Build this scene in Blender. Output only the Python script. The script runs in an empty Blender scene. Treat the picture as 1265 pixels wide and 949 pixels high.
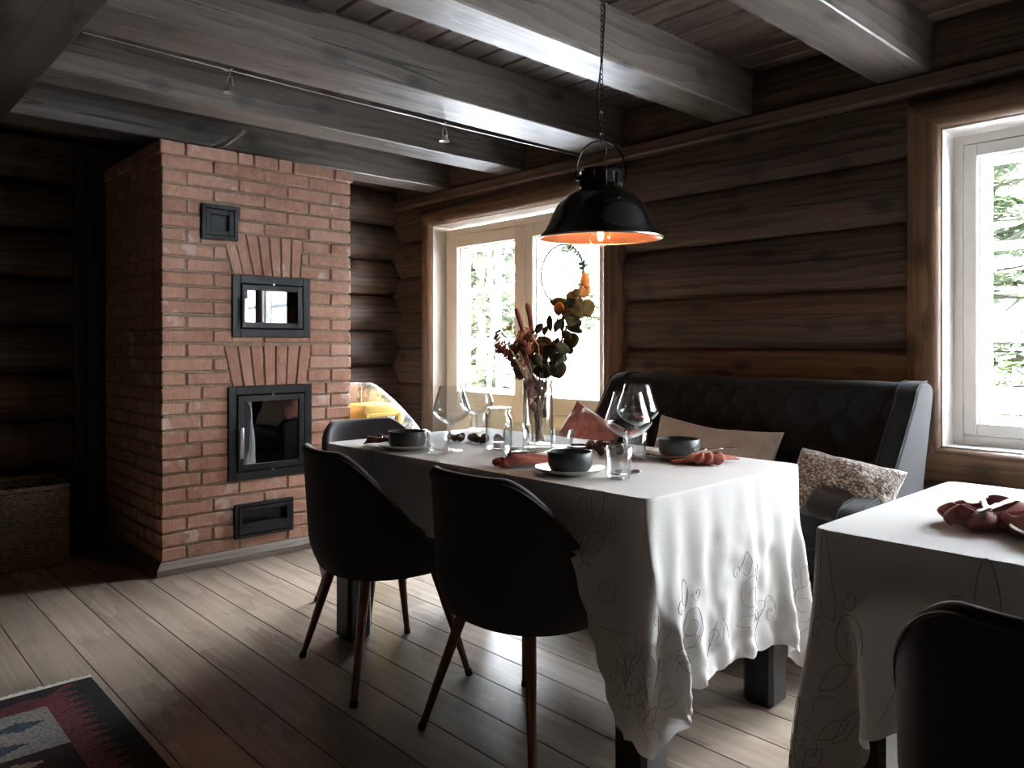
import bpy, math, random
import numpy as np
from mathutils import Vector, Matrix, noise
random.seed(7)
rng = np.random.default_rng(11)
PI = math.pi
scene = bpy.context.scene
COL = scene.collection

# ------------------------------------------------------------------ mesh building
class MB:
    def __init__(s):
        s.v = []; s.f = []; s.m = []
    def add(s, vs, fs, mi=0):
        b = len(s.v)
        s.v.extend([tuple(p) for p in vs])
        s.f.extend([tuple(b + i for i in f) for f in fs])
        s.m.extend([mi] * len(fs))
        return s
    def box(s, x0, x1, y0, y1, z0, z1, mi=0):
        vs = [(x0,y0,z0),(x1,y0,z0),(x1,y1,z0),(x0,y1,z0),(x0,y0,z1),(x1,y0,z1),(x1,y1,z1),(x0,y1,z1)]
        return s.add(vs, [(0,3,2,1),(4,5,6,7),(0,1,5,4),(1,2,6,5),(2,3,7,6),(3,0,4,7)], mi)
    def bevbox(s, x0, x1, y0, y1, z0, z1, b=.004, jit=0, mi=0):
        """box with chamfered edges, 24 vertices"""
        X=(x0,x1);Y=(y0,y1);Z=(z0,z1)
        idx={}; vs=[]
        for i in (0,1):
            for j in (0,1):
                for k in (0,1):
                    sx=1 if i==0 else -1; sy=1 if j==0 else -1; sz=1 if k==0 else -1
                    r=[random.uniform(-jit,jit) for _ in range(3)] if jit else (0,0,0)
                    c=(X[i]+r[0],Y[j]+r[1],Z[k]+r[2])
                    for a,d in enumerate(((0,sy*b,sz*b),(sx*b,0,sz*b),(sx*b,sy*b,0))):
                        idx[(i,j,k,a)]=len(vs); vs.append((c[0]+d[0],c[1]+d[1],c[2]+d[2]))
        g=lambda i,j,k,a: idx[(i,j,k,a)]
        fs=[]
        for i in (0,1):
            q=[g(i,0,0,0),g(i,1,0,0),g(i,1,1,0),g(i,0,1,0)]
            fs.append(q if i else q[::-1])
        for j in (0,1):
            q=[g(0,j,0,1),g(1,j,0,1),g(1,j,1,1),g(0,j,1,1)]
            fs.append(q[::-1] if j else q)
        for k in (0,1):
            q=[g(0,0,k,2),g(1,0,k,2),g(1,1,k,2),g(0,1,k,2)]
            fs.append(q if k else q[::-1])
        for j in (0,1):
            for k in (0,1): fs.append((g(0,j,k,1),g(1,j,k,1),g(1,j,k,2),g(0,j,k,2)))
        for i in (0,1):
            for k in (0,1): fs.append((g(i,0,k,0),g(i,1,k,0),g(i,1,k,2),g(i,0,k,2)))
        for i in (0,1):
            for j in (0,1): fs.append((g(i,j,0,0),g(i,j,1,0),g(i,j,1,1),g(i,j,0,1)))
        for i in (0,1):
            for j in (0,1):
                for k in (0,1): fs.append((g(i,j,k,0),g(i,j,k,1),g(i,j,k,2)))
        return s.add(vs, fs, mi)
    def tube(s, pts, rad, seg=8, cap=True, mi=0, closed=False):
        pts=[Vector(p) for p in pts]; n=len(pts)
        if not hasattr(rad,'__len__'): rad=[rad]*n
        vs=[];fs=[]
        up=None
        for i,p in enumerate(pts):
            if closed: t=(pts[(i+1)%n]-pts[(i-1)%n])
            else: t=pts[min(i+1,n-1)]-pts[max(i-1,0)]
            if t.length<1e-9: t=Vector((0,0,1))
            t.normalize()
            if up is None:
                up=Vector((0,0,1)) if abs(t.z)<.9 else Vector((1,0,0))
            a=(up-t*up.dot(t))
            if a.length<1e-6: a=t.orthogonal()
            a.normalize(); up=a; b=t.cross(a)
            for k in range(seg):
                w=2*PI*k/seg
                vs.append(p+(a*math.cos(w)+b*math.sin(w))*rad[i])
        rr=n if closed else n-1
        for i in range(rr):
            for k in range(seg):
                i2=(i+1)%n
                fs.append((i*seg+k,i*seg+(k+1)%seg,i2*seg+(k+1)%seg,i2*seg+k))
        if cap and not closed:
            fs.append(tuple(range(seg))[::-1]); fs.append(tuple((n-1)*seg+k for k in range(seg)))
        return s.add(vs,fs,mi)
    def lathe(s, prof, seg=32, c=(0,0,0), mi=0, flute=None):
        vs=[];fs=[];n=len(prof)
        for i,(r,z) in enumerate(prof):
            for k in range(seg):
                w=2*PI*k/seg
                rr=r*(flute(w,i/(n-1)) if flute else 1)
                vs.append((c[0]+rr*math.cos(w),c[1]+rr*math.sin(w),c[2]+z))
        for i in range(n-1):
            for k in range(seg):
                fs.append((i*seg+k,i*seg+(k+1)%seg,(i+1)*seg+(k+1)%seg,(i+1)*seg+k))
        return s.add(vs,fs,mi)
    def grid(s, fn, nu, nv, mi=0, wrapu=False):
        vs=[fn(i/(nu if wrapu else nu-1),j/(nv-1)) for j in range(nv) for i in range(nu)]
        fs=[]
        for j in range(nv-1):
            for i in range(nu if wrapu else nu-1):
                i2=(i+1)%nu
                fs.append((j*nu+i,j*nu+i2,(j+1)*nu+i2,(j+1)*nu+i))
        return s.add(vs,fs,mi)
    def prism(s, poly, axis, a0, a1, mi=0):
        """poly in the plane normal to axis ('x': (y,z), 'y': (x,z), 'z': (x,y))"""
        n=len(poly)
        def P(q,a):
            return (a,q[0],q[1]) if axis=='x' else (q[0],a,q[1]) if axis=='y' else (q[0],q[1],a)
        vs=[P(q,a0) for q in poly]+[P(q,a1) for q in poly]
        fs=[tuple(range(n))[::-1],tuple(range(n,2*n))]+[(i,(i+1)%n,n+(i+1)%n,n+i) for i in range(n)]
        return s.add(vs,fs,mi)
    def xform(s, M):
        s.v=[tuple(M@Vector(p)) for p in s.v]; return s
    def build(s, name, mats, parent=None, smooth=None, loc=None, fix=True, merge=0):
        me=bpy.data.meshes.new(name)
        me.from_pydata(s.v,[],s.f)
        if not isinstance(mats,(list,tuple)): mats=[mats]
        for m in mats: me.materials.append(m)
        if len(mats)>1: me.polygons.foreach_set('material_index',s.m)
        me.validate()
        if fix or merge:
            import bmesh
            bm=bmesh.new(); bm.from_mesh(me)
            if merge: bmesh.ops.remove_doubles(bm,verts=bm.verts,dist=merge)
            if fix: bmesh.ops.recalc_face_normals(bm,faces=bm.faces)
            bm.to_mesh(me); bm.free()
        if smooth is not None:
            me.polygons.foreach_set('use_smooth',[True]*len(me.polygons))
            if smooth<180: me.set_sharp_from_angle(angle=math.radians(smooth))
        o=bpy.data.objects.new(name,me); COL.objects.link(o)
        if parent: o.parent=parent
        if loc: o.location=loc
        return o

def tag(o,label=None,cat=None,group=None,kind=None):
    if label: o['label']=label
    if cat: o['category']=cat
    if group: o['group']=group
    if kind: o['kind']=kind
    return o
def empty(name,loc=(0,0,0),rz=0,label=None,cat=None,group=None,kind=None):
    o=bpy.data.objects.new(name,None); COL.objects.link(o)
    o.empty_display_size=.05
    o.location=loc; o.rotation_euler=(0,0,rz)
    return tag(o,label,cat,group,kind)
def copy_tree(o,parent=None):
    c=o.copy(); COL.objects.link(c)
    if parent: c.parent=parent
    for ch in [k for k in bpy.data.objects if k.parent==o]: copy_tree(ch,c)
    return c
def mod_bevel(o,w,n=2,ang=40):
    m=o.modifiers.new('b','BEVEL'); m.width=w; m.segments=n; m.limit_method='ANGLE'; m.angle_limit=math.radians(ang); return o
def mod_sub(o,n=1):
    m=o.modifiers.new('s','SUBSURF'); m.levels=n; m.render_levels=n; return o
def mod_solid(o,t,off=-1):
    m=o.modifiers.new('so','SOLIDIFY'); m.thickness=t; m.offset=off; return o
def fbm(x,y,z=0,o=3):
    return noise.fractal(Vector((x,y,z)),.6,2.0,o)

# ------------------------------------------------------------------ materials
def new_mat(name):
    m=bpy.data.materials.new(name); m.use_nodes=True
    nt=m.node_tree; nt.nodes.clear()
    out=nt.nodes.new('ShaderNodeOutputMaterial')
    return m,nt,out
class N:
    """tiny node helper"""
    def __init__(s,nt): s.nt=nt
    def n(s,t,**k):
        x=s.nt.nodes.new('ShaderNode'+t)
        for a,b in k.items(): setattr(x,a,b)
        return x
    def l(s,a,b): s.nt.links.new(a,b)
    def set(s,sock,v):
        if hasattr(v,'is_output') or isinstance(v,bpy.types.NodeSocket): s.l(v,sock)
        else: sock.default_value=v
    def math(s,op,a,b=None,c=None,clamp=False):
        x=s.n('Math',operation=op); x.use_clamp=clamp
        s.set(x.inputs[0],a)
        if b is not None: s.set(x.inputs[1],b)
        if c is not None: s.set(x.inputs[2],c)
        return x.outputs[0]
    def noise(s,vec,scale,detail=4,rough=.55,dist=0):
        x=s.n('TexNoise'); s.set(x.inputs['Vector'],vec); x.inputs['Scale'].default_value=scale
        x.inputs['Detail'].default_value=detail; x.inputs['Roughness'].default_value=rough; x.inputs['Distortion'].default_value=dist
        return x.outputs['Fac']
    def mapv(s,vec,scale,loc=(0,0,0)):
        x=s.n('Mapping'); s.l(vec,x.inputs[0]); x.inputs['Scale'].default_value=scale; x.inputs['Location'].default_value=loc
        return x.outputs[0]
    def ramp(s,fac,stops,interp='LINEAR'):
        x=s.n('ValToRGB'); s.set(x.inputs[0],fac); cr=x.color_ramp; cr.interpolation=interp
        while len(cr.elements)<len(stops): cr.elements.new(.5)
        for e,(p,c) in zip(cr.elements,stops):
            e.position=p; e.color=(c,c,c,1) if not hasattr(c,'__len__') else (*c,1)
        return x.outputs[0]
    def mix(s,fac,a,b,blend='MIX'):
        x=s.n('Mix',data_type='RGBA',blend_type=blend); x.clamp_factor=True
        s.set(x.inputs[0],fac)
        for i,v in ((6,a),(7,b)):
            if isinstance(v,(tuple,list)): v=(*v,1) if len(v)==3 else v
            s.set(x.inputs[i],v)
        return x.outputs[2]
    def bump(s,h,strength=.3,dist=.01,normal=None):
        x=s.n('Bump'); x.inputs['Strength'].default_value=strength; x.inputs['Distance'].default_value=dist
        s.l(h,x.inputs['Height'])
        if normal: s.l(normal,x.inputs['Normal'])
        return x.outputs[0]
    def bsdf(s,color,rough=.5,metal=0,normal=None,**k):
        x=s.n('BsdfPrincipled')
        s.set(x.inputs['Base Color'],(*color,1) if isinstance(color,(tuple,list)) and len(color)==3 else color)
        s.set(x.inputs['Roughness'],rough); s.set(x.inputs['Metallic'],metal)
        if normal: s.l(normal,x.inputs['Normal'])
        for a,b in k.items(): s.set(x.inputs[a.replace('_',' ')],b)
        return x

def plain(name,color,rough=.5,metal=0,var=.12,scale=8,bump=.0,bscale=60,**k):
    m,nt,out=new_mat(name); q=N(nt)
    tc=q.n('TexCoord').outputs['Object']
    f=q.noise(tc,scale)
    dark=tuple(c*(1-var) for c in color); lite=tuple(min(1,c*(1+var)) for c in color)
    c=q.ramp(f,[(.3,dark),(.7,lite)])
    nr=None
    if bump: nr=q.bump(q.noise(tc,bscale,3),bump,.004)
    b=q.bsdf(c,rough,metal,nr,**k); q.l(b.outputs[0],out.inputs[0])
    return m

def wood(name,axis,dark,light,rough=.55,logs=None,cracks=0.0,knots=1.0,fine=1.0,spec=.4,island=0,bumpk=.25,planks=None,coords='pos',tone=.35):
    """grain runs along axis; logs=(z0,pitch): per-log tint and drying cracks; planks=(axis,offset,pitch): per-board tint"""
    m,nt,out=new_mat(name); q=N(nt)
    P=q.n('NewGeometry').outputs['Position'] if coords=='pos' else q.n('TexCoord').outputs['Object']
    sc=[1,1,1]; ai='xyz'.index(axis)
    L=lambda a,b:[(a if i==ai else b) for i in range(3)]
    sep=q.n('SeparateXYZ'); q.l(P,sep.inputs[0])
    vec=P
    tint=None
    if planks:
        pa,po,pp=planks
        idx=q.math('FLOOR',q.math('DIVIDE',q.math('SUBTRACT',sep.outputs['xyz'.index(pa)],po),pp))
        # boards break at random places along their length
        wn=q.n('TexWhiteNoise',noise_dimensions='1D'); q.l(idx,wn.inputs['W'])
        seg=q.math('FLOOR',q.math('DIVIDE',q.math('ADD',sep.outputs[ai],q.math('MULTIPLY',wn.outputs['Value'],5)),2.2))
        idx=q.math('ADD',q.math('MULTIPLY',idx,7.3),q.math('MULTIPLY',seg,3.1))
        wn=q.n('TexWhiteNoise',noise_dimensions='1D'); q.l(idx,wn.inputs['W'])
        tint=wn.outputs['Value']
        cb=q.n('CombineXYZ')
        for i in range(3): q.l(q.math('MULTIPLY',tint,13.0+i*5),cb.inputs[i])
        va=q.n('VectorMath',operation='ADD'); q.l(P,va.inputs[0]); q.l(cb.outputs[0],va.inputs[1]); vec=va.outputs[0]
    if logs:
        idx=q.math('FLOOR',q.math('DIVIDE',q.math('SUBTRACT',sep.outputs[2],logs[0]),logs[1]))
        wn=q.n('TexWhiteNoise',noise_dimensions='1D'); q.l(idx,wn.inputs['W'])
        tint=wn.outputs['Value']
        cb=q.n('CombineXYZ')
        for i in range(3): q.l(q.math('MULTIPLY',tint,9.0+i*3),cb.inputs[i])
        va=q.n('VectorMath',operation='ADD'); q.l(P,va.inputs[0]); q.l(cb.outputs[0],va.inputs[1]); vec=va.outputs[0]
    if island:
        ri=q.n('NewGeometry').outputs['Random Per Island']; tint=ri
    # long distorted growth rings
    d=q.noise(q.mapv(vec,L(.5,3.0)),1.6,3)
    rings=q.noise(q.mapv(vec,L(.45,15*fine)),1.5,5,.62,1.2)
    fibre=q.noise(q.mapv(vec,L(2.0,110*fine)),1.0,4,.6)
    wv=q.n('TexWave',wave_type='BANDS',bands_direction={'x':'Z','y':'Z','z':'X'}[axis],wave_profile='SAW')
    q.l(q.mapv(vec,L(.22,1)),wv.inputs['Vector']); wv.inputs['Scale'].default_value=7*fine
    wv.inputs['Distortion'].default_value=9; wv.inputs['Detail'].default_value=3; wv.inputs['Detail Scale'].default_value=.9
    g=q.math('ADD',q.math('MULTIPLY',rings,.55),q.math('MULTIPLY',fibre,.25))
    g=q.math('ADD',g,q.math('MULTIPLY',wv.outputs['Fac'],.20))
    g=q.math('ADD',q.math('MULTIPLY',q.math('SUBTRACT',g,.5),1.5),.5)
    g=q.math('ADD',g,q.math('MULTIPLY',q.math('SUBTRACT',d,.5),.6),clamp=True)
    mid=tuple((a+b)/2 for a,b in zip(dark,light))
    col=q.ramp(g,[(.22,dark),(.5,mid),(.82,light)])
    h=g
    if tint is not None:
        tv=q.math('ADD',q.math('MULTIPLY',tint,tone*2),1-tone)
        x=q.n('Mix',data_type='RGBA',blend_type='MULTIPLY'); x.inputs[0].default_value=1; q.l(col,x.inputs[6])
        cc=q.n('CombineColor'); [q.l(tv,cc.inputs[i]) for i in range(3)]
        q.l(cc.outputs[0],x.inputs[7]); col=x.outputs[2]
    if knots:
        vo=q.n('TexVoronoi',feature='F1',voronoi_dimensions='2D'); s3=q.n('SeparateXYZ'); q.l(vec,s3.inputs[0]); c3_=q.n('CombineXYZ')
        o1,o2=[i for i in range(3) if i!=ai]
        kw=q.math('MULTIPLY',q.math('SUBTRACT',q.noise(vec,14,2),.5),.035)
        q.l(q.math('ADD',q.math('MULTIPLY',s3.outputs[ai],1.9),kw),c3_.inputs[0]); q.l(q.math('ADD',q.math('MULTIPLY',q.math('ADD',s3.outputs[o1],s3.outputs[o2]),3.6),kw),c3_.inputs[1])
        q.l(c3_.outputs[0],vo.inputs['Vector']); vo.inputs['Scale'].default_value=1.15
        vo.inputs['Randomness'].default_value=1
        k=q.ramp(vo.outputs['Distance'],[(.045,1.0),(.075,.55),(.085,.8),(.16,0.0)])
        col=q.mix(q.math('MULTIPLY',k,.75*knots),col,tuple(c*.35 for c in dark))
        h=q.math('SUBTRACT',h,q.math('MULTIPLY',k,.3))
    if cracks:
        cn=q.noise(q.mapv(vec,L(.9,0.001) if not logs else L(.9,.6)),1.3,3)
        if logs:
            fz=q.math('FRACT',q.math('DIVIDE',q.math('SUBTRACT',sep.outputs[2],logs[0]),logs[1]))
            dz=q.math('ABSOLUTE',q.math('SUBTRACT',q.math('SUBTRACT',fz,.5),q.math('MULTIPLY',q.math('SUBTRACT',cn,.5),.5)))
            wdt=q.math('MULTIPLY',q.math('SUBTRACT',q.noise(q.mapv(vec,L(1.1,2)),2.2,3),.44,clamp=True),.11*cracks)
            ck=q.math('LESS_THAN',dz,wdt)
        else:
            cr=q.noise(q.mapv(vec,L(.35,9)),1.0,2,.4)
            ck=q.math('LESS_THAN',q.math('ABSOLUTE',q.math('SUBTRACT',cr,.5)),q.math('MULTIPLY',q.math('SUBTRACT',q.noise(q.mapv(vec,L(.7,1.2)),1.7,1),.50,clamp=True),.11*cracks))
        col=q.mix(q.math('MULTIPLY',ck,.9),col,tuple(c*.15 for c in dark))
        h=q.math('SUBTRACT',h,ck)
    nr=q.bump(h,bumpk,.006)
    ro=q.math('ADD',q.math('MULTIPLY',g,-.12),rough+.06)
    b=q.bsdf(col,ro,0,nr); b.inputs['Specular IOR Level'].default_value=spec
    q.l(b.outputs[0],out.inputs[0])
    return m

def fabric(name,color,rough=.9,sheen=.3,weave=420,bump=.15,var=.15,trans=0,scale=9,sheencol=None):
    m,nt,out=new_mat(name); q=N(nt)
    tc=q.n('TexCoord').outputs['Object']
    w1=q.noise(q.mapv(tc,(weave,weave*.12,weave*.3)),1,2); w2=q.noise(q.mapv(tc,(weave*.12,weave,weave*.3)),1,2)
    w=q.math('ADD',w1,w2)
    f=q.math('ADD',q.math('MULTIPLY',q.noise(tc,scale,4),.6),q.math('MULTIPLY',w,.2))
    c=q.ramp(f,[(.3,tuple(x*(1-var) for x in color)),(.7,tuple(min(1,x*(1+var)) for x in color))])
    nr=q.bump(w,bump,.001)
    b=q.bsdf(c,rough,0,nr); b.inputs['Sheen Weight'].default_value=sheen; b.inputs['Sheen Roughness'].default_value=.5
    b.inputs['Specular IOR Level'].default_value=.25
    if sheencol: b.inputs['Sheen Tint'].default_value=(*sheencol,1)
    if trans:
        t=q.n('BsdfTranslucent'); q.l(c,t.inputs[0])
        mx=q.n('MixShader'); mx.inputs[0].default_value=trans; q.l(b.outputs[0],mx.inputs[1]); q.l(t.outputs[0],mx.inputs[2])
        q.l(mx.outputs[0],out.inputs[0])
    else: q.l(b.outputs[0],out.inputs[0])
    return m

def thin_glass(name,tint=(.97,.98,.98),edge=.75,base=.045,rough=.0,edgecol=None):
    """one thin pane or wall of glass: clear, with a mirror reflection that grows towards grazing angles"""
    m,nt,out=new_mat(name); q=N(nt)
    lw=q.n('LayerWeight'); lw.inputs['Blend'].default_value=.5
    fac=q.math('ADD',q.math('MULTIPLY',q.math('POWER',lw.outputs['Facing'],4.0),edge),base,clamp=True)
    t=q.n('BsdfTransparent')
    ec=edgecol or tuple(x*.62 for x in tint)
    tcol=q.mix(q.math('POWER',lw.outputs['Facing'],3.0),tint,ec)
    q.l(tcol,t.inputs[0])
    g=q.n('BsdfGlossy'); g.inputs['Roughness'].default_value=rough; g.inputs[0].default_value=(1,1,1,1)
    mx=q.n('MixShader'); q.l(fac,mx.inputs[0]); q.l(t.outputs[0],mx.inputs[1]); q.l(g.outputs[0],mx.inputs[2])
    q.l(mx.outputs[0],out.inputs[0])
    return m

def emit(name,color,strength):
    m,nt,out=new_mat(name); q=N(nt)
    e=q.n('Emission'); e.inputs[0].default_value=(*color,1); e.inputs[1].default_value=strength
    q.l(e.outputs[0],out.inputs[0]); return m

LOGD=(.022,.0145,.010); LOGL=(.118,.074,.048)
M={}
M['log_x']=wood('log_wood_back','x',LOGD,LOGL,.5,logs=(.026,.273),cracks=1.0,tone=.22,bumpk=.5)
M['log_y']=wood('log_wood_left','y',(.022,.015,.011),(.110,.070,.046),.55,logs=(-.11,.273),cracks=1.0,tone=.2,bumpk=.5)
M['beam']=wood('beam_wood','y',(.042,.034,.027),(.165,.138,.114),.46,spec=.85,cracks=.7,knots=1.1,fine=.8,bumpk=.35)
M['girder']=wood('girder_wood','x',(.035,.027,.021),(.095,.075,.060),.45,cracks=.6,knots=.8,fine=.7,bumpk=.35)
M['plank']=wood('ceiling_plank_wood','x',(.038,.027,.020),(.120,.084,.062),.5,knots=.8,planks=('y',.101,.148),bumpk=.3,tone=.3)
M['floor']=wood('oak_floor_wood','x',(.165,.125,.095),(.36,.29,.225),.32,knots=.35,planks=('y',-.05,.161),bumpk=.12,tone=.16,spec=.5,fine=1.2)
M['trim']=wood('casing_wood','z',(.075,.042,.026),(.25,.145,.085),.45,knots=.9,bumpk=.3)
M['trimx']=wood('casing_wood_level','x',(.075,.042,.026),(.25,.145,.085),.45,knots=.9,bumpk=.3)
M['plinth']=wood('plinth_wood','y',(.13,.10,.08),(.32,.26,.21),.5,knots=.5,bumpk=.2)
M['paint']=plain('beige_window_paint',(.74,.66,.54),.42,var=.04,scale=3)
M['paint2']=plain('grey_window_paint',(.70,.67,.63),.42,var=.04,scale=3)
M['white']=plain('white_outer_paint',(.88,.88,.87),.4,var=.02)
M['gasket']=plain('dark_gasket',(.03,.03,.03),.6)
M['lining']=plain('reveal_lining',(.42,.37,.31),.45,var=.08,scale=5)
M['pane']=thin_glass('window_glass',edge=.85,base=.03)
M['black_metal']=plain('black_cast_iron',(.022,.024,.027),.42,.6,var=.2,bump=.12,bscale=90)
M['steel']=plain('brushed_steel',(.55,.54,.52),.28,1.0,var=.08)
M['soot']=plain('soot_black',(.006,.006,.006),.8)
M['black_wood']=plain('black_stained_wood',(.010,.009,.009),.4,var=.3,scale=4)
M['chair_fab']=fabric('aubergine_black_chair_fabric',(.027,.023,.027),.8,.15,var=.2)
M['piping']=fabric('chair_piping',(.035,.029,.034),.7,.3)
M['sofa_fab']=fabric('charcoal_sofa_fabric',(.011,.0115,.013),.9,.12,var=.2)
M['copper_leg']=plain('brown_copper_metal',(.20,.10,.065),.36,.85,var=.15)
M['rubber']=plain('black_rubber',(.01,.01,.01),.7)
M['linen']=fabric('white_linen',(.64,.625,.60),.85,.1,weave=500,bump=.3,var=.03,trans=.22,scale=4)
M['thread']=plain('grey_thread',(.20,.18,.17),.8)
M['napkin']=fabric('rust_napkin',(.44,.13,.09),.85,.2,weave=700,bump=.4,var=.25,trans=.15,scale=30)
M['napkin_dark']=fabric('wine_red_napkin',(.15,.035,.035),.85,.2,weave=700,bump=.4,var=.25,scale=30)
M['napkin_pink']=fabric('dusty_brick_napkin',(.33,.13,.11),.85,.2,weave=700,bump=.4,var=.25,trans=.12,scale=30)
M['stone']=plain('dark_stoneware',(.055,.063,.066),.38,var=.35,scale=25,bump=.1,bscale=160)
M['plate']=plain('white_stoneware',(.62,.60,.57),.28,var=.05,scale=20)
M['rimbrown']=plain('brown_glazed_rim',(.25,.17,.11),.35)
M['glass']=thin_glass('drinking_glass',edge=1.0,base=.045,tint=(.97,.98,.98),edgecol=(.45,.47,.47))
M['glassthick']=thin_glass('thick_clear_glass',edge=.95,base=.10,tint=(.94,.95,.95),edgecol=(.38,.40,.40))
M['jarglass']=thin_glass('storage_jar_glass',edge=.85,base=.08,tint=(.955,.965,.96),edgecol=(.38,.42,.41))
M['steel_fork']=plain('cutlery_steel',(.75,.73,.70),.2,1.0,var=.03)
M['copper']=plain('hammered_copper_lining',(.58,.25,.15),.42,.85,var=.1,bump=.25,bscale=120)
M['lamp_black']=plain('black_enamel',(.012,.011,.011),.22,.3,var=.1)
M['bulb_glass']=thin_glass('bulb_glass',tint=(1,.93,.82),edge=.7,base=.05)
M['filament']=emit('glowing_filament',(1.0,.55,.25),160)
M['wicker']=plain('grey_wicker',(.21,.165,.13),.65,var=.45,scale=45,bump=.4,bscale=140)
M['yellow']=plain('yellow_plastic',(.86,.62,.17),.3,var=.03)
M['orange']=plain('orange_print',(.8,.36,.03),.5)
M['white_print']=plain('white_print',(.75,.75,.75),.5)
M['dark_print']=plain('dark_print',(.03,.03,.035),.5,var=.8,scale=60)
M['red_cushion']=fabric('dusty_red_velvet',(.36,.12,.09),.8,.6,var=.15)
M['beige_cushion']=fabric('beige_linen_cushion',(.42,.355,.30),.9,.3,weave=200,bump=.5,var=.15)
M['wood_stick']=wood('pale_stick_wood','x',(.25,.19,.14),(.45,.36,.28),.6,knots=0)
M['stem']=plain('dry_stem',(.16,.11,.06),.7)
M['straw']=plain('pale_straw',(.62,.47,.33),.7)
M['leaf_olive']=plain('olive_eucalyptus_leaf',(.050,.050,.028),.85,Specular_IOR_Level=.12,var=.35,scale=25)
M['leaf_orange']=plain('tan_eucalyptus_leaf',(.26,.13,.045),.85,Specular_IOR_Level=.12,var=.3,scale=25)
M['leaf_gold']=plain('golden_brown_leaf',(.085,.06,.022),.85,Specular_IOR_Level=.12,var=.4,scale=25)
M['leaf_green']=plain('green_leaf',(.10,.26,.13),.5,var=.3,scale=25)
M['plume']=plain('rose_plume',(.17,.055,.055),.85,var=.35,scale=60)
M['wine_flower']=plain('dried_wine_flower',(.14,.028,.030),.8,var=.5,scale=40)
M['petal']=plain('mauve_petal',(.24,.11,.13),.7,var=.3,scale=30)
M['star_flower']=plain('orange_red_bract',(.30,.11,.045),.7,var=.3,scale=30)
M['cone']=plain('dark_dried_cone',(.10,.055,.035),.65,var=.6,scale=80,bump=.5,bscale=120)
M['wire']=plain('dark_wire',(.015,.015,.015),.6)
M['fringe']=fabric('cream_fringe',(.8,.76,.70),.9,.1)
M['snow']=plain('snow',(.86,.88,.91),.7,var=.02,scale=2)
M['bark']=plain('spruce_bark',(.13,.10,.08),.9,var=.3)
M['needle']=plain('spruce_needles',(.042,.066,.024),.8,var=.4,scale=1.5)
M['needle2']=plain('pale_pine_needles',(.075,.10,.045),.8,var=.4,scale=1.5)
M['birch']=plain('pale_birch_bark',(.20,.18,.16),.8,var=.3,scale=20)
M['stone_floor']=plain('dark_hidden_wood',(.07,.05,.04),.7)

def brick_mat():
    m,nt,out=new_mat('red_brick'); q=N(nt)
    g=q.n('NewGeometry'); P=g.outputs['Position']; r=g.outputs['Random Per Island']
    base=q.ramp(r,[(0,(.36,.185,.13)),(.3,(.45,.245,.175)),(.6,(.49,.28,.20)),(.85,(.41,.21,.15)),(1,(.54,.34,.26))])
    n1=q.noise(P,22,5,.65)
    c=q.mix(q.ramp(n1,[(.35,0),(.75,.75)]),base,(.62,.41,.32))
    # vertical drag marks
    st=q.noise(q.mapv(P,(130,130,9)),1,3)
    c=q.mix(q.ramp(st,[(.45,0),(.7,.35)]),c,(.30,.15,.11))
    # pale lime bloom patches
    bl=q.noise(P,6.5,4,.6)
    c=q.mix(q.ramp(bl,[(.60,0),(.66,.55),(.8,.75)]),c,(.72,.62,.57))
    h=q.math('ADD',q.math('MULTIPLY',st,.6),q.math('MULTIPLY',n1,.8))
    b=q.bsdf(c,.85,0,q.bump(h,.55,.005)); b.inputs['Specular IOR Level'].default_value=.2
    q.l(b.outputs[0],out.inputs[0]); return m
M['brick']=brick_mat()
M['mortar']=plain('sandy_mortar',(.34,.27,.20),.95,var=.3,scale=70,bump=.8,bscale=200)
def bar_mat():
    m,nt,out=new_mat('brightened_white_glazing_bar'); q=N(nt)  # translucency added so the backlit bars show bright white
    b=q.bsdf((.88,.88,.87),.4); t=q.n('BsdfTranslucent'); t.inputs[0].default_value=(.85,.86,.86,1)
    mx=q.n('MixShader'); mx.inputs[0].default_value=.55; q.l(b.outputs[0],mx.inputs[1]); q.l(t.outputs[0],mx.inputs[2]); q.l(mx.outputs[0],out.inputs[0]); return m
M['bar']=bar_mat()
def hide_mat():
    m,nt,out=new_mat('speckled_hide'); q=N(nt)
    tc=q.n('TexCoord').outputs['Object']
    sp=q.noise(q.mapv(tc,(1,2,1)),85,3,.7); bl=q.noise(tc,4.2,2,.4,.3); orr=q.noise(q.mapv(tc,(1,1,1),(3,1,7)),5,2)
    c=q.ramp(sp,[(.38,(.03,.02,.015)),(.5,(.16,.12,.09)),(.62,(.55,.47,.38))])
    c=q.mix(q.ramp(orr,[(.60,0),(.66,.7)]),c,(.42,.24,.12))
    c=q.mix(q.ramp(bl,[(.55,0),(.58,1)]),c,(.012,.008,.006))
    b=q.bsdf(c,.75,0,q.bump(sp,.3,.002)); b.inputs['Sheen Weight'].default_value=.3
    q.l(b.outputs[0],out.inputs[0]); return m
M['hide']=hide_mat()
def fleece_mat():
    m,nt,out=new_mat('white_grey_mottled_cover'); q=N(nt)
    tc=q.n('TexCoord').outputs['Object']
    a=q.noise(q.mapv(tc,(1,1,.6)),6,5,.7); b_=q.noise(tc,45,3)
    f=q.math('ADD',q.math('MULTIPLY',a,.75),q.math('MULTIPLY',b_,.25))
    c=q.ramp(f,[(.40,(.10,.11,.12)),(.48,(.35,.36,.37)),(.54,(.72,.72,.71))])
    b=q.bsdf(c,.9,0,q.bump(b_,.3,.003)); q.l(b.outputs[0],out.inputs[0]); return m
M['fleece']=fleece_mat()
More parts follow.
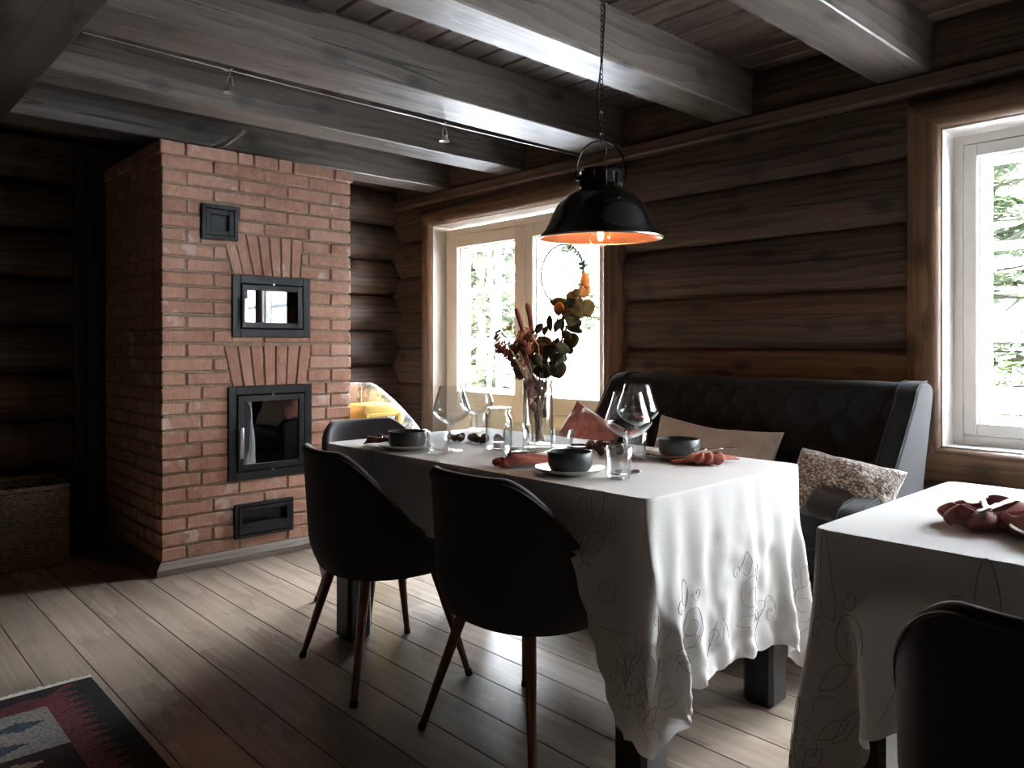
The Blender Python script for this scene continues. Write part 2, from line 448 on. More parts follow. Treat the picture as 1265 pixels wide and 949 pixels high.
def rug_mat(name,col):
    m,nt,out=new_mat(name); q=N(nt)
    P=q.n('NewGeometry').outputs['Position']
    w=q.noise(q.mapv(P,(60,420,1)),1,2); n=q.noise(P,120,2)
    c=q.ramp(n,[(.3,tuple(x*.6 for x in col)),(.7,tuple(x*1.4 for x in col))])
    b=q.bsdf(c,.95,0,q.bump(w,.8,.004)); b.inputs['Specular IOR Level'].default_value=.1
    q.l(b.outputs[0],out.inputs[0]); return m

# ------------------------------------------------------------------ room dimensions
XL=-5.05; YB=3.43; XR=2.4; YF=-2.6; ZC=2.48
BEAM_Z=2.265
def log_wall(name,axis,plane,a0,a1,openings,z0,pitch,top,bulge,mat,sgn,back=.24):
    """axis: direction the logs run in; plane: mean coordinate of the wall face; sgn: the side the logs bulge to"""
    br=set([a0,a1])
    for o in openings: br|={o[0],o[1]}
    A=[]
    bs=sorted(br)
    for p,q_ in zip(bs,bs[1:]):
        n=max(1,int((q_-p)/.16)); A+= [p+(q_-p)*i/n for i in range(n)]
    A.append(a1)
    Z=set([0.0,top])
    prof=[0,.02,.05,.1,.18,.3,.42,.5,.58,.7,.82,.9,.95,.98]
    k0=int(math.floor((0-z0)/pitch)); k=k0
    while z0+k*pitch<top:
        for t in prof:
            z=z0+(k+t)*pitch
            if 0<z<top: Z.add(round(z,5))
        k+=1
    for o in openings:
        for z in o[2:4]:
            if 0<z<top: Z.add(z)
    Z=sorted(Z)
    def off(a,z):
        t=((z-z0)/pitch)%1.0
        kk=math.floor((z-z0)/pitch)
        s=1-abs(2*t-1)**2.4-.55*math.exp(-(min(t,1-t)/.022)**2)
        w=noise.noise(Vector((a*.9,kk*7.1,3.3)))*.006+noise.noise(Vector((a*2.3,z*6,kk)))*.003
        return bulge*(s-.55)+w
    vs=[];
    for z in Z:
        for a in A:
            zz=z
            if 0<z<top: zz=z+noise.noise(Vector((a*.7,round((z-z0)/pitch)*5.0,9)))*.004
            p=plane+sgn*off(a,z)
            vs.append((a,p,zz) if axis=='x' else (p,a,zz))
    fs=[]
    na=len(A)
    def hole(a,z): return any(o[0]<a<o[1] and o[2]<z<o[3] for o in openings)
    for j in range(len(Z)-1):
        for i in range(na-1):
            if hole((A[i]+A[i+1])/2,(Z[j]+Z[j+1])/2): continue
            fs.append((j*na+i,j*na+i+1,(j+1)*na+i+1,(j+1)*na+i))
    mb=MB(); mb.add(vs,fs)
    # the outer face of the wall
    A2=sorted(br); Z2=sorted(set([0,top]+[z for o in openings for z in o[2:4] if 0<z<top]))
    pb=plane-sgn*back
    for i in range(len(A2)-1):
        for j in range(len(Z2)-1):
            if hole((A2[i]+A2[i+1])/2,(Z2[j]+Z2[j+1])/2): continue
            q4=[(A2[i],Z2[j]),(A2[i+1],Z2[j]),(A2[i+1],Z2[j+1]),(A2[i],Z2[j+1])]
            mb.add([(a,pb,z) if axis=='x' else (pb,a,z) for a,z in q4],[(0,1,2,3)])
    o=mb.build(name,mat,smooth=50,fix=False)
    tag(o,kind='structure')
    return o
YT=3.385     # face of the casings
YW=3.53      # face of the window frames
DOOR=(-4.545,-2.90,0.0,2.018)     # opening inside the casing
WIN2=(-1.112,1.60,.728,2.02)  # right part lies out of view, widened to let in more daylight
WIN3=(1.7,2.7,.75,1.75)        # in the right-hand wall (y range)
log_wall('wall_back','x',YB,XL-.1,XR+.1,[DOOR,WIN2],.026,.273,2.6,.026,M['log_x'],-1)
log_wall('wall_left','y',XL,YF-.1,YB+.1,[],-.11,.273,2.6,.06,M['log_y'],1)
log_wall('wall_right','y',XR,YF-.1,YB+.1,[],-.11,.273,2.6,.045,M['log_y'],-1)
log_wall('wall_front','x',YF,XL-.1,XR+.1,[],.026,.273,2.6,.045,M['log_x'],1)

# floor boards with gaps (one mesh), over a dark subfloor
mb=MB()
y=YF-.05-((YF-.05+.05)%.161)
mb.box(XL-.2,XR+.2,YF-.2,YB+.2,-.06,-.012,1)
yy=-.05-.161*16
while yy<YB+.1:
    mb.bevbox(XL-.1,XR+.1,yy+.0012,yy+.1598,-.012,0,.0016)
    yy+=.161
fl=mb.build('floor',[M['floor'],M['soot']]); tag(fl,kind='structure')
# ceiling boards, tongue and groove gaps
mb=MB(); mb.box(XL-.2,XR+.2,YF-.2,YB+.25,ZC+.02,ZC+.08,1)
yy=.101-.148*19
while yy<YB+.1:
    mb.bevbox(XL-.1,XR+.1,yy+.003,yy+.145,ZC,ZC+.022,.008)
    yy+=.148
ce=mb.build('ceiling',[M['plank'],M['soot']]); tag(ce,kind='structure')

# beams: hand-hewn timbers with slightly wavy faces
def timber(name,x0,x1,y0,y1,z0,z1,mat,axis='y',b=.006,kind='structure'):
    n=int((y1-y0 if axis=='y' else x1-x0)/.12)
    sec=[(x0+b,z0),(x1-b,z0),(x1,z0+b),(x1,z1-b),(x1-b,z1),(x0+b,z1),(x0,z1-b),(x0,z0+b)] if axis=='y' else \
        [(y0+b,z0),(y1-b,z0),(y1,z0+b),(y1,z1-b),(y1-b,z1),(y0+b,z1),(y0,z1-b),(y0,z0+b)]
    mb=MB(); vs=[];fs=[]
    for i in range(n+1):
        t=i/n; a=(y0+(y1-y0)*t) if axis=='y' else (x0+(x1-x0)*t)
        for k,(p,z) in enumerate(sec):
            w=noise.noise(Vector((a*1.1,k*3.1,x0*5)))*.0025+noise.noise(Vector((a*6,k*1.7,x0*9)))*.0006
            if z>z0+.1: w=0
            vs.append((p+w,a,z+w) if axis=='y' else (a,p+w,z+w))
    m_=len(sec)
    for i in range(n):
        for k in range(m_): fs.append((i*m_+k,i*m_+(k+1)%m_,(i+1)*m_+(k+1)%m_,(i+1)*m_+k))
    fs.append(tuple(range(m_))); fs.append(tuple(n*m_+k for k in range(m_)))
    mb.add(vs,fs)
    return mb.build(name,mat,smooth=30)
BX=[(-4.585,-4.365),(-3.785,-3.58),(-3.045,-2.765),(-2.17,-1.965),(-1.367,-1.155),(-.56,-.35),(.24,.45),(1.04,1.25)]
for i,(a,b) in enumerate(BX):
    o=timber('ceiling_beam',a,b,.5,YB+.08,BEAM_Z,ZC+.01,M['beam'])
    tag(o,kind='structure')
g=timber('girder',XL-.05,XR,.36,.735,BEAM_Z-.005,ZC+.01,M['girder'],'x'); tag(g,kind='structure')
for i,(a,b) in enumerate(BX):
    o=timber('ceiling_beam',a,b,YF,.36,BEAM_Z,ZC+.01,M['beam']); tag(o,kind='structure')
# beams' cut top log ledge
mb=MB(); mb.bevbox(XL,XR,YB-.05,YB+.02,2.185,2.262,.012)
o=mb.build('trim_1',M['log_x'],smooth=30); tag(o,kind='structure')
# upright board between left wall and fireplace
mb=MB(); mb.bevbox(XL+.02,XL+.10,1.22,1.31,0,2.26,.008); mb.bevbox(XL+.02,XL+.07,1.16,1.22,0,2.26,.006)
o=mb.build('trim_2',wood('dark_post_wood','z',(.02,.016,.013),(.07,.055,.042),.6),smooth=30); tag(o,kind='structure')

# ------------------------------------------------------------------ windows and balcony door
def casing(parent,x0,x1,z0,z1,w,y0,y1,bottom=True,mats=None):
    """rounded, mitred casing around the opening x0..x1, z0..z1; returns nothing"""
    mz,mx=M['trim'],M['trimx']
    prof=[(0,0),(0,-.55),(.08,-.85),(.22,-1),(.5,-1),(.75,-.86),(.92,-.6),(1,-.25),(1,0)]  # (across 0..1 from the opening, depth)
    dep=y1-y0
    def strip(pa,pb,dirout,mat,ma,mb_):
        m=MB(); vs=[]
        for (t,d) in prof:
            pA=Vector(pa)+Vector(ma)*t*w; pB=Vector(pb)+Vector(mb_)*t*w
            vs.append((pA.x,y1+d*dep,pA.y)); vs.append((pB.x,y1+d*dep,pB.y))
        n=len(prof); fs=[(2*i,2*i+1,2*i+3,2*i+2) for i in range(n-1)]
        fs.append(tuple(2*i for i in range(n))); fs.append(tuple(2*i+1 for i in range(n)))
        m.add(vs,fs); m.build('casing',mat,parent,smooth=40)
    zb=z0
    lb=(-1,-1) if bottom else (-1,0); rb=(1,-1) if bottom else (1,0)
    strip((x0,zb),(x0,z1),None,mz,lb,(-1,1))
    strip((x1,zb),(x1,z1),None,mz,rb,(1,1))
    strip((x0,z1),(x1,z1),None,mx,(-1,1),(1,1))
    if bottom: strip((x0,zb),(x1,zb),None,mx,(-1,-1),(1,-1))
def frame_ring(mb,x0,x1,z0,z1,w,ya,yb,wb=None,mi=0,bev=.004):
    wb=w if wb is None else wb
    mb.bevbox(x0,x0+w,ya,yb,z0,z1,bev,mi=mi); mb.bevbox(x1-w,x1,ya,yb,z0,z1,bev,mi=mi)
    mb.bevbox(x0+w,x1-w,ya,yb,z1-w,z1,bev,mi=mi)
    if wb>0: mb.bevbox(x0+w,x1-w,ya,yb,z0,z0+wb,bev,mi=mi)
def lining(parent,x0,x1,z0,z1,ya,yb,bottom=True,mat=None):
    t=.018; m=MB()
    e=.004; m.box(x0-t,x0+e,ya,yb,z0,z1+t); m.box(x1-e,x1+t,ya,yb,z0,z1+t); m.box(x0,x1,ya,yb,z1-e,z1+t)
    if bottom: m.box(x0-t,x1+t,ya,yb,z0-t,z0+e)
    m.build('reveal_lining',mat or M['lining'],parent)
def sash(parent,x0,x1,z0,z1,fw,fb,muntz,muntx,paint,name='sash',handle=None,panel=None):
    """one hinged leaf with its glass and the white glazing bars outside the pane"""
    m=MB(); ya,yb=YW-.012,YW+.06
    frame_ring(m,x0,x1,z0,z1,fw,ya,yb,fb)
    s=m.build(name,paint,parent,smooth=30)
    gx0,gx1,gz0,gz1=x0+fw,x1-fw,z0+fb,z1-fw
    m=MB(); frame_ring(m,gx0-.004,gx1+.004,gz0-.004,gz1+.004,.016,YW+.02,YW+.055); m.build('glazing_bead',M['white'],s)
    m=MB(); m.box(gx0,gx1,YW+.034,YW+.038,gz0,gz1); m.build('glass_pane',M['pane'],s)
    m=MB()
    frame_ring(m,gx0,gx1,gz0,gz1,.028,YW+.075,YW+.10)
    for z in muntz: m.bevbox(gx0+.028,gx1-.028,YW+.078,YW+.098,z-.018,z+.018,.003)
    for x in muntx: m.bevbox(x-.019,x+.019,YW+.076,YW+.10,gz0+.028,gz1-.028,.003)
    m.build('glazing_bars',M['bar'],s)
    if panel:
        mm=MB(); mm.bevbox(gx0-.01,gx1+.01,YW-.016,YW+.05,z0+.10,panel,.004); mm.build('lower_panel',paint,s,smooth=30)
    if handle:
        hx,hz=handle; mm=MB(); mm.bevbox(hx-.012,hx+.012,YW-.022,YW-.012,hz-.07,hz+.07,.004)
        mm.tube([(hx,YW-.02,hz),(hx,YW-.055,hz),(hx,YW-.06,hz-.10)],.008,8); mm.build('handle',M['steel'],s,smooth=40)
    return s
# --- balcony double door
D=empty('door_1',((DOOR[0]+DOOR[1])/2,YW,0),kind='structure')
inv=Matrix.Translation(-Vector(D.location))
def reparent_world(root):
    for k in bpy.data.objects:
        if k.parent==root: k.matrix_parent_inverse=inv_of(root)
def inv_of(root):
    return (Matrix.Translation(root.location)@Matrix.Rotation(root.rotation_euler.z,4,'Z')).inverted()
casing(D,DOOR[0],DOOR[1],0,DOOR[3],.135,YT-.02,YB+.03,bottom=False)
lining(D,DOOR[0],DOOR[1],0,DOOR[3],YT+.02,YW+.09,bottom=False)
m=MB(); frame_ring(m,DOOR[0],DOOR[1],0,1.995,.052,YW-.0,YW+.085,.03); m.build('frame',M['paint'],D,smooth=30)
lx0,lx1=DOOR[0]+.056,DOOR[1]-.056
mid=-3.70
m=MB()
sash(D,lx0,mid-.004,.034,1.94,.085,.775,(1.54,1.175),(-4.06,),M['paint'],'door_leaf',panel=.70)
sash(D,mid+.004,lx1,.034,1.94,.085,.775,(1.54,1.175),(-3.30,),M['paint'],'door_leaf',handle=(mid+.05,1.02),panel=.70)
m=MB(); m.bevbox(mid-.03,mid+.022,YW-.028,YW-.008,.05,1.93,.004); m.build('astragal',M['paint'],D,smooth=30)
reparent_world(D)
# --- right window
W=empty('window_1',((WIN2[0]+WIN2[1])/2,YW,WIN2[2]),kind='structure')
casing(W,WIN2[0],WIN2[1],WIN2[2],WIN2[3],.145,YT-.02,YB+.03)
lining(W,WIN2[0],WIN2[1],WIN2[2],WIN2[3],YT+.02,YW+.09,mat=M['paint2'])
m=MB(); frame_ring(m,WIN2[0],WIN2[1],WIN2[2],WIN2[3]-.012,.042,YW,YW+.085); m.build('frame',M['paint2'],W,smooth=30)
wms=(-.20,.70)
for wm in wms:
    m=MB(); m.bevbox(wm-.03,wm+.03,YW,YW+.085,WIN2[2]+.042,WIN2[3]-.054,.004); m.build('mullion',M['paint2'],W,smooth=30)
for a,b in ((WIN2[0]+.045,wms[0]-.033),(wms[0]+.033,wms[1]-.033),(wms[1]+.033,WIN2[1]-.045)):
    sash(W,a,b,WIN2[2]+.045,WIN2[3]-.057,.05,.05,(1.55,1.172),(),M['paint2'])
reparent_world(W)
# ------------------------------------------------------------------ brick masonry heater
FX,FY0,FY1,FXB=-3.97,1.307,2.372,-4.93
CH=.0728; ZT=2.093
def make_fireplace():
    root=empty('brick_fireplace',((FX+FXB)/2,(FY0+FY1)/2,0),label='tall red brick masonry heater with black iron doors standing by the left log wall',cat='fireplace')
    BD=.11; j=.011
    ops=[(1.499,1.690,1.69,1.868),(1.662,2.106,1.186,1.514),(1.640,2.116,.427,.921),(1.672,2.003,.118,.300)]
    # arches: (y0 bottom,y1 bottom, y0 top,y1 top, z0, z1, voussoirs)
    arches=[(1.672,2.046,1.600,2.066,1.514,1.740,7),(1.664,2.085,1.618,2.118,.921,1.146,7),]
    mb=MB()
    def cut(y0,y1,z0,z1):
        """split a brick span against openings and arches, return visible y spans"""
        spans=[(y0,y1)]
        blk=[]
        for (a,b,c,d) in ops:
            if z1>c+.022 and z0<d-.022: blk.append((a,b))
        for (a,b,at,bt,c,d,n) in arches:
            if z1>c+.01 and z0<d-.01:
                t=((z0+z1)/2-c)/(d-c); t=min(max(t,0),1)
                blk.append((a+(at-a)*t-.006,b+(bt-b)*t+.006))
        for (a,b) in blk:
            ns=[]
            for (s,e) in spans:
                if b<=s or a>=e: ns.append((s,e)); continue
                if a>s: ns.append((s,a))
                if b<e: ns.append((b,e))
            spans=ns
        return [(s,e) for s,e in spans if e-s>.018]
    def partial(y0,y1,z0,z1):
        out_=[]
        for (a,b,c,d) in ops:
            if z1>c+.022 and z0<d-.022:
                p,q=max(y0,a),min(y1,b)
                if q-p>.03:
                    if c-z0>.012 and z1>c: out_.append((p,q,z0,c-.003))
                    if z1-d>.012 and z0<d: out_.append((p,q,d+.003,z1))
        for (a,b,at,bt,c,d,n) in arches:
            if z1>c+.01 and z0<d-.01 and z1-d>.015:
                p,q=max(y0,at),min(y1,bt)
                if q-p>.03: out_.append((p,q,d+.002,z1))
        return out_
    Lp=.268; z=ZT; k=0
    z1=ZT+.062
    # top course, projecting a little
    js=[FY0-.012,1.419,1.688,1.777,1.914,2.002,2.262,FY1+.012]
    for a,b in zip(js,js[1:]):
        mb.bevbox(FX-BD,FX+.014,a+j/2 if a>FY0 else a,b-j/2 if b<FY1 else b,ZT+.006,ZT+.066,.004,.0015)
    js=[FX-BD,-4.28,-4.42,-4.68,FXB]
    for a,b in zip(js,js[1:]):
        mb.bevbox(b+j/2,a-j/2,FY0-.014,FY0+BD,ZT+.006,ZT+.066,.004,.0015)
    for k in range(29):
        zt=ZT-k*CH-.001; zb=zt-CH+j
        zb=max(zb,.03)
        if zt<.04: break
        A=(k%2==0)
        js=[FY0,1.562,1.839,2.103,FY1] if A else [FY0,1.427,1.699,1.973,2.24,FY1]
        # irregular courses beside the big door, as laid
        if .45<(zt+zb)/2<.93 and A: js=[FY0,1.50,1.76,2.02,2.21,FY1]
        for a,b in zip(js,js[1:]):
            a2=a+j/2 if a>FY0 else a; b2=b-j/2 if b<FY1 else b
            for p_,q_,c_,d_ in partial(a2,b2,zb,zt):
                if not any(o_[0]<(p_+q_)/2<o_[1] and o_[2]<(c_+d_)/2<o_[3] for o_ in ops): mb.bevbox(FX-BD,FX+random.uniform(-.0025,.0025),p_,q_,c_,d_,.004,.001)
            for s,e in cut(a2,b2,zb,zt):
                mb.bevbox(FX-BD,FX+random.uniform(-.0025,.0025),s,e,zb,zt,.0045,.0018)
        # left side (towards the camera-left), headers at the corner alternate
        xs=[FX-BD-j]; x=FX-BD-j-(Lp/2 if A else 0)
        step=[.125] if A else []
        x=FX-BD-j; segs=[]
        if A: segs.append((x,x-.125)); x-=.125
        while x>FXB+.03:
            segs.append((x,max(x-Lp,FXB))); x-=Lp
        for a,b in segs:
            mb.bevbox(b+j/2,a-j/2,FY0+random.uniform(-.002,.002),FY0+BD,zb,zt,.0045,.0018)
        # right side
        x=FX-BD-j
        if A: mb.bevbox(x-.12,x,FY1-BD,FY1,zb,zt,.004,.0015); x-=.125
        while x>FXB+.03:
            mb.bevbox(max(x-Lp,FXB)+j/2,x-j/2,FY1-BD,FY1,zb,zt,.004,.0015); x-=Lp
    # voussoirs of the two flat arches
    for (a,b,at,bt,c,d,n) in arches:
        for i in range(n):
            t0,t1=i/n,(i+1)/n
            p=[(a+(b-a)*t0+j*.4,c+.002),(a+(b-a)*t1-j*.4,c+.002),(at+(bt-at)*t1-j*.4,d-.008),(at+(bt-at)*t0+j*.4,d-.008)]
            dx=random.uniform(-.002,.003); ch=.004
            vs=[(FX-BD,y,z) for y,z in p]+[(FX+dx-ch,y,z) for y,z in p]
            cy=sum(q[0] for q in p)/4; cz=sum(q[1] for q in p)/4
            vs+=[(FX+dx,y+(ch if y<cy else -ch),z+(ch if z<cz else -ch)) for y,z in p]
            fs=[(0,1,2,3),(8,9,10,11)]+[(q,(q+1)%4,4+(q+1)%4,4+q) for q in range(4)]+[(4+q,4+(q+1)%4,8+(q+1)%4,8+q) for q in range(4)]
            mb.add(vs,fs)
    o=mb.build('brickwork',M['brick'],root)
    mm=MB()
    # mortar body with holes for the fire boxes
    ys=sorted(set([FY0+.009,FY1-.009]+[q for op in ops for q in op[:2]])); zs=sorted(set([.0,ZT+.058]+[q for op in ops for q in op[2:]]))
    X=FX-.009
    for a,b in zip(ys,ys[1:]):
        for c,d in zip(zs,zs[1:]):
            cy,cz=(a+b)/2,(c+d)/2
            if any(op[0]<cy<op[1] and op[2]<cz<op[3] for op in ops): continue
            mm.add([(X,a,c),(X,b,c),(X,b,d),(X,a,d)],[(0,1,2,3)])
    mm.add([(X,FY0+.009,0),(FXB,FY0+.009,0),(FXB,FY0+.009,ZT+.058),(X,FY0+.009,ZT+.058)],[(0,1,2,3)])
    mm.add([(X,FY1-.009,0),(FXB,FY1-.009,0),(FXB,FY1-.009,ZT+.058),(X,FY1-.009,ZT+.058)],[(0,1,2,3)])
    mm.add([(X,FY0,ZT+.058),(FXB,FY0,ZT+.058),(FXB,FY1,ZT+.058),(X,FY1,ZT+.058)],[(0,1,2,3)])
    mm.add([(FXB,FY0,0),(FXB,FY1,0),(FXB,FY1,ZT+.058),(FXB,FY0,ZT+.058)],[(0,1,2,3)])
    mm.build('mortar',M['mortar'],root,fix=False)
    # fire boxes
    for (a,b,c,d) in ops:
        mm=MB(); e=.26; x0=FX-.005
        mm.add([(x0,a,c),(x0,b,c),(x0,b,d),(x0,a,d),(x0-e,a,c),(x0-e,b,c),(x0-e,b,d),(x0-e,a,d)],[(4,5,6,7),(0,1,5,4),(1,2,6,5),(2,3,7,6),(3,0,4,7)])
        mm.build('firebox',M['soot'],root,fix=False)
    def ring(mb,a,b,c,d,w,x0,x1,bev=.002):
        mb.bevbox(x0,x1,a,a+w,c,d,bev); mb.bevbox(x0,x1,b-w,b,c,d,bev)
        mb.bevbox(x0,x1,a+w,b-w,c,c+w,bev); mb.bevbox(x0,x1,a+w,b-w,d-w,d,bev)
    def iron_door(a,b,c,d,fw,gw,nm,knobs):
        m=MB(); ring(m,a,b,c,d,fw,FX-.01,FX+.012); fr=m.build(nm+'_frame',M['black_metal'],root,smooth=30)
        gx=.006
        m=MB(); ring(m,a+fw+gx,b-fw-gx,c+fw+gx,d-fw-gx,gw,FX-.006,FX+.016)
        dr=m.build(nm,M['black_metal'],root,smooth=30)
        ia,ib,ic,id_=a+fw+gx+gw,b-fw-gx-gw,c+fw+gx+gw,d-fw-gx-gw
        m=MB(); m.box(FX+.002,FX+.006,ia,ib,ic,id_); m.build('glass_pane',glass_stove,dr)
        m=MB(); hy=a+fw+.012; hz=(c+d)/2 if nm=='fire_door' else c+.17
        hl=.155 if nm=='fire_door' else .12
        m.tube([(FX+.016,hy,hz+.02),(FX+.05,hy+.0,hz+.02)],.006,8)
        m.bevbox(FX+.045,FX+.055,hy-.011,hy+.011,hz+.025-hl,hz+.035,.004)
        m.build('handle',M['steel'],dr,smooth=40)
        for (ky,kz) in knobs:
            m=MB(); m.tube([(FX+.010,ky,kz),(FX+.028,ky,kz)],.005,8); m.build('latch_pin',M['steel'],dr,smooth=40)
    glass_stove=thin_glass('stove_glass',tint=(.16,.16,.16),edge=.9,base=.11)
    iron_door(1.640,2.116,.427,.921,.042,.032,'fire_door',[((1.64+2.116)/2,.921-.043),((1.64+2.116)/2,.427+.043)])
    iron_door(1.662,2.106,1.186,1.514,.042,.030,'oven_door',[((1.66+2.106)/2,1.514-.043)])
    # soot hatch, top left
    a,b,c,d=1.499,1.690,1.69,1.868
    m=MB(); ring(m,a,b,c,d,.02,FX-.01,FX+.016); ring(m,a+.022,b-.022,c+.022,d-.022,.026,FX-.01,FX+.012)
    h=m.build('soot_hatch',M['black_metal'],root,smooth=30)
    m=MB(); m.box(FX-.03,FX-.012,a+.02,b-.02,c+.02,d-.02); m.build('hatch_plate',M['black_metal'],h)
    # ash hatch near the floor: frame, sunk pull
    a,b,c,d=1.672,2.003,.118,.300
    m=MB(); ring(m,a,b,c,d,.017,FX-.01,FX+.018)
    h=m.build('ash_drawer_frame',M['black_metal'],root,smooth=30)
    m=MB(); a2,b2,c2,d2=a+.02,b-.02,c+.02,d-.02
    ring(m,a2,b2,c2+.035,d2,.02,FX-.02,FX+.022); m.bevbox(FX-.02,FX+.022,a2,b2,c2,c2+.036,.003)
    m.bevbox(FX-.05,FX-.03,a2,b2,c2,d2,.002)
    m.build('ash_drawer',M['black_metal'],root,smooth=30)
    # sill brick courses with slanted joints above the ash drawer are part of the brickwork; wooden plinth round the base
    for nm,poly in (('plinth',[(0,0),(.030,0),(.030,.032),(.024,.038),(.020,.046),(.012,.056),(.0,.066)]),):
        m=MB()
        # front strip with mitred corner to the side strip
        n=len(poly); vs=[]
        for (d,z) in poly:
            vs.append((FX+.002+d,FY0-.002-d,z)); vs.append((FX+.002+d,FY1+.002+d,z))
        fs=[(2*i,2*i+1,2*((i+1)%n)+1,2*((i+1)%n)) for i in range(n)]+[tuple(2*i for i in range(n)),tuple(2*i+1 for i in range(n))]
        m.add(vs,fs); vs=[]
        for (d,z) in poly:
            vs.append((FX+.002+d,FY0-.002-d,z)); vs.append((FXB,FY0-.002-d,z))
        m.add(vs,fs); m.build('plinth',M['plinth'],root,smooth=30)
    for k in bpy.data.objects:
        if k.parent==root: k.matrix_parent_inverse=inv_of(root)
    return root
make_fireplace()
# thin stick lying on top of the heater
mb=MB(); mb.tube([(-4.13,1.56,2.172),(-4.0,1.63,2.194),(-3.80,1.655,2.232)],[.011,.012,.011],8)
tag(mb.build('wooden_stick',M['wood_stick'],smooth=40),'pale wooden stick poking out from the top of the brick fireplace','stick')

# ------------------------------------------------------------------ tables and cloths
def make_table(loc,rz,L,Wd,label):
    r=empty('dining_table',loc,rz,label,'table')
    a,b=L/2,Wd/2
    m=MB(); m.bevbox(-a+.02,a-.02,-b+.02,b-.02,.715,.750,.012); m.build('tabletop',M['black_wood'],r,smooth=30)
    m=MB(); m.bevbox(-a+.10,a-.10,-b+.04,-b+.065,.62,.715,.003); m.bevbox(-a+.10,a-.10,b-.065,b-.04,.62,.715,.003)
    m.bevbox(-a+.04,-a+.065,-b+.1,b-.1,.62,.715,.003); m.bevbox(a-.065,a-.04,-b+.1,b-.1,.62,.715,.003)
    m.build('apron',M['black_wood'],r)
    for sx in (-1,1):
        for sy in (-1,1):
            m=MB(); cx,cy=sx*(a-.075),sy*(b-.075)
            m.bevbox(cx-.052,cx+.052,cy-.052,cy+.052,.0,.715,.012)
            m.build('leg',M['black_wood'],r,smooth=30)
    return r
T1=(-1.948,1.930,0); R1=math.radians(1.1); TL,TW=1.53,.81
T2=(.017,1.960,0)
make_table(T1,R1,TL,TW,'long black table under the white cloth laid with bowls and flowers, before the sofa')
make_table(T2,0,TL,TW,'black table at the right edge under a white cloth with a rust napkin')

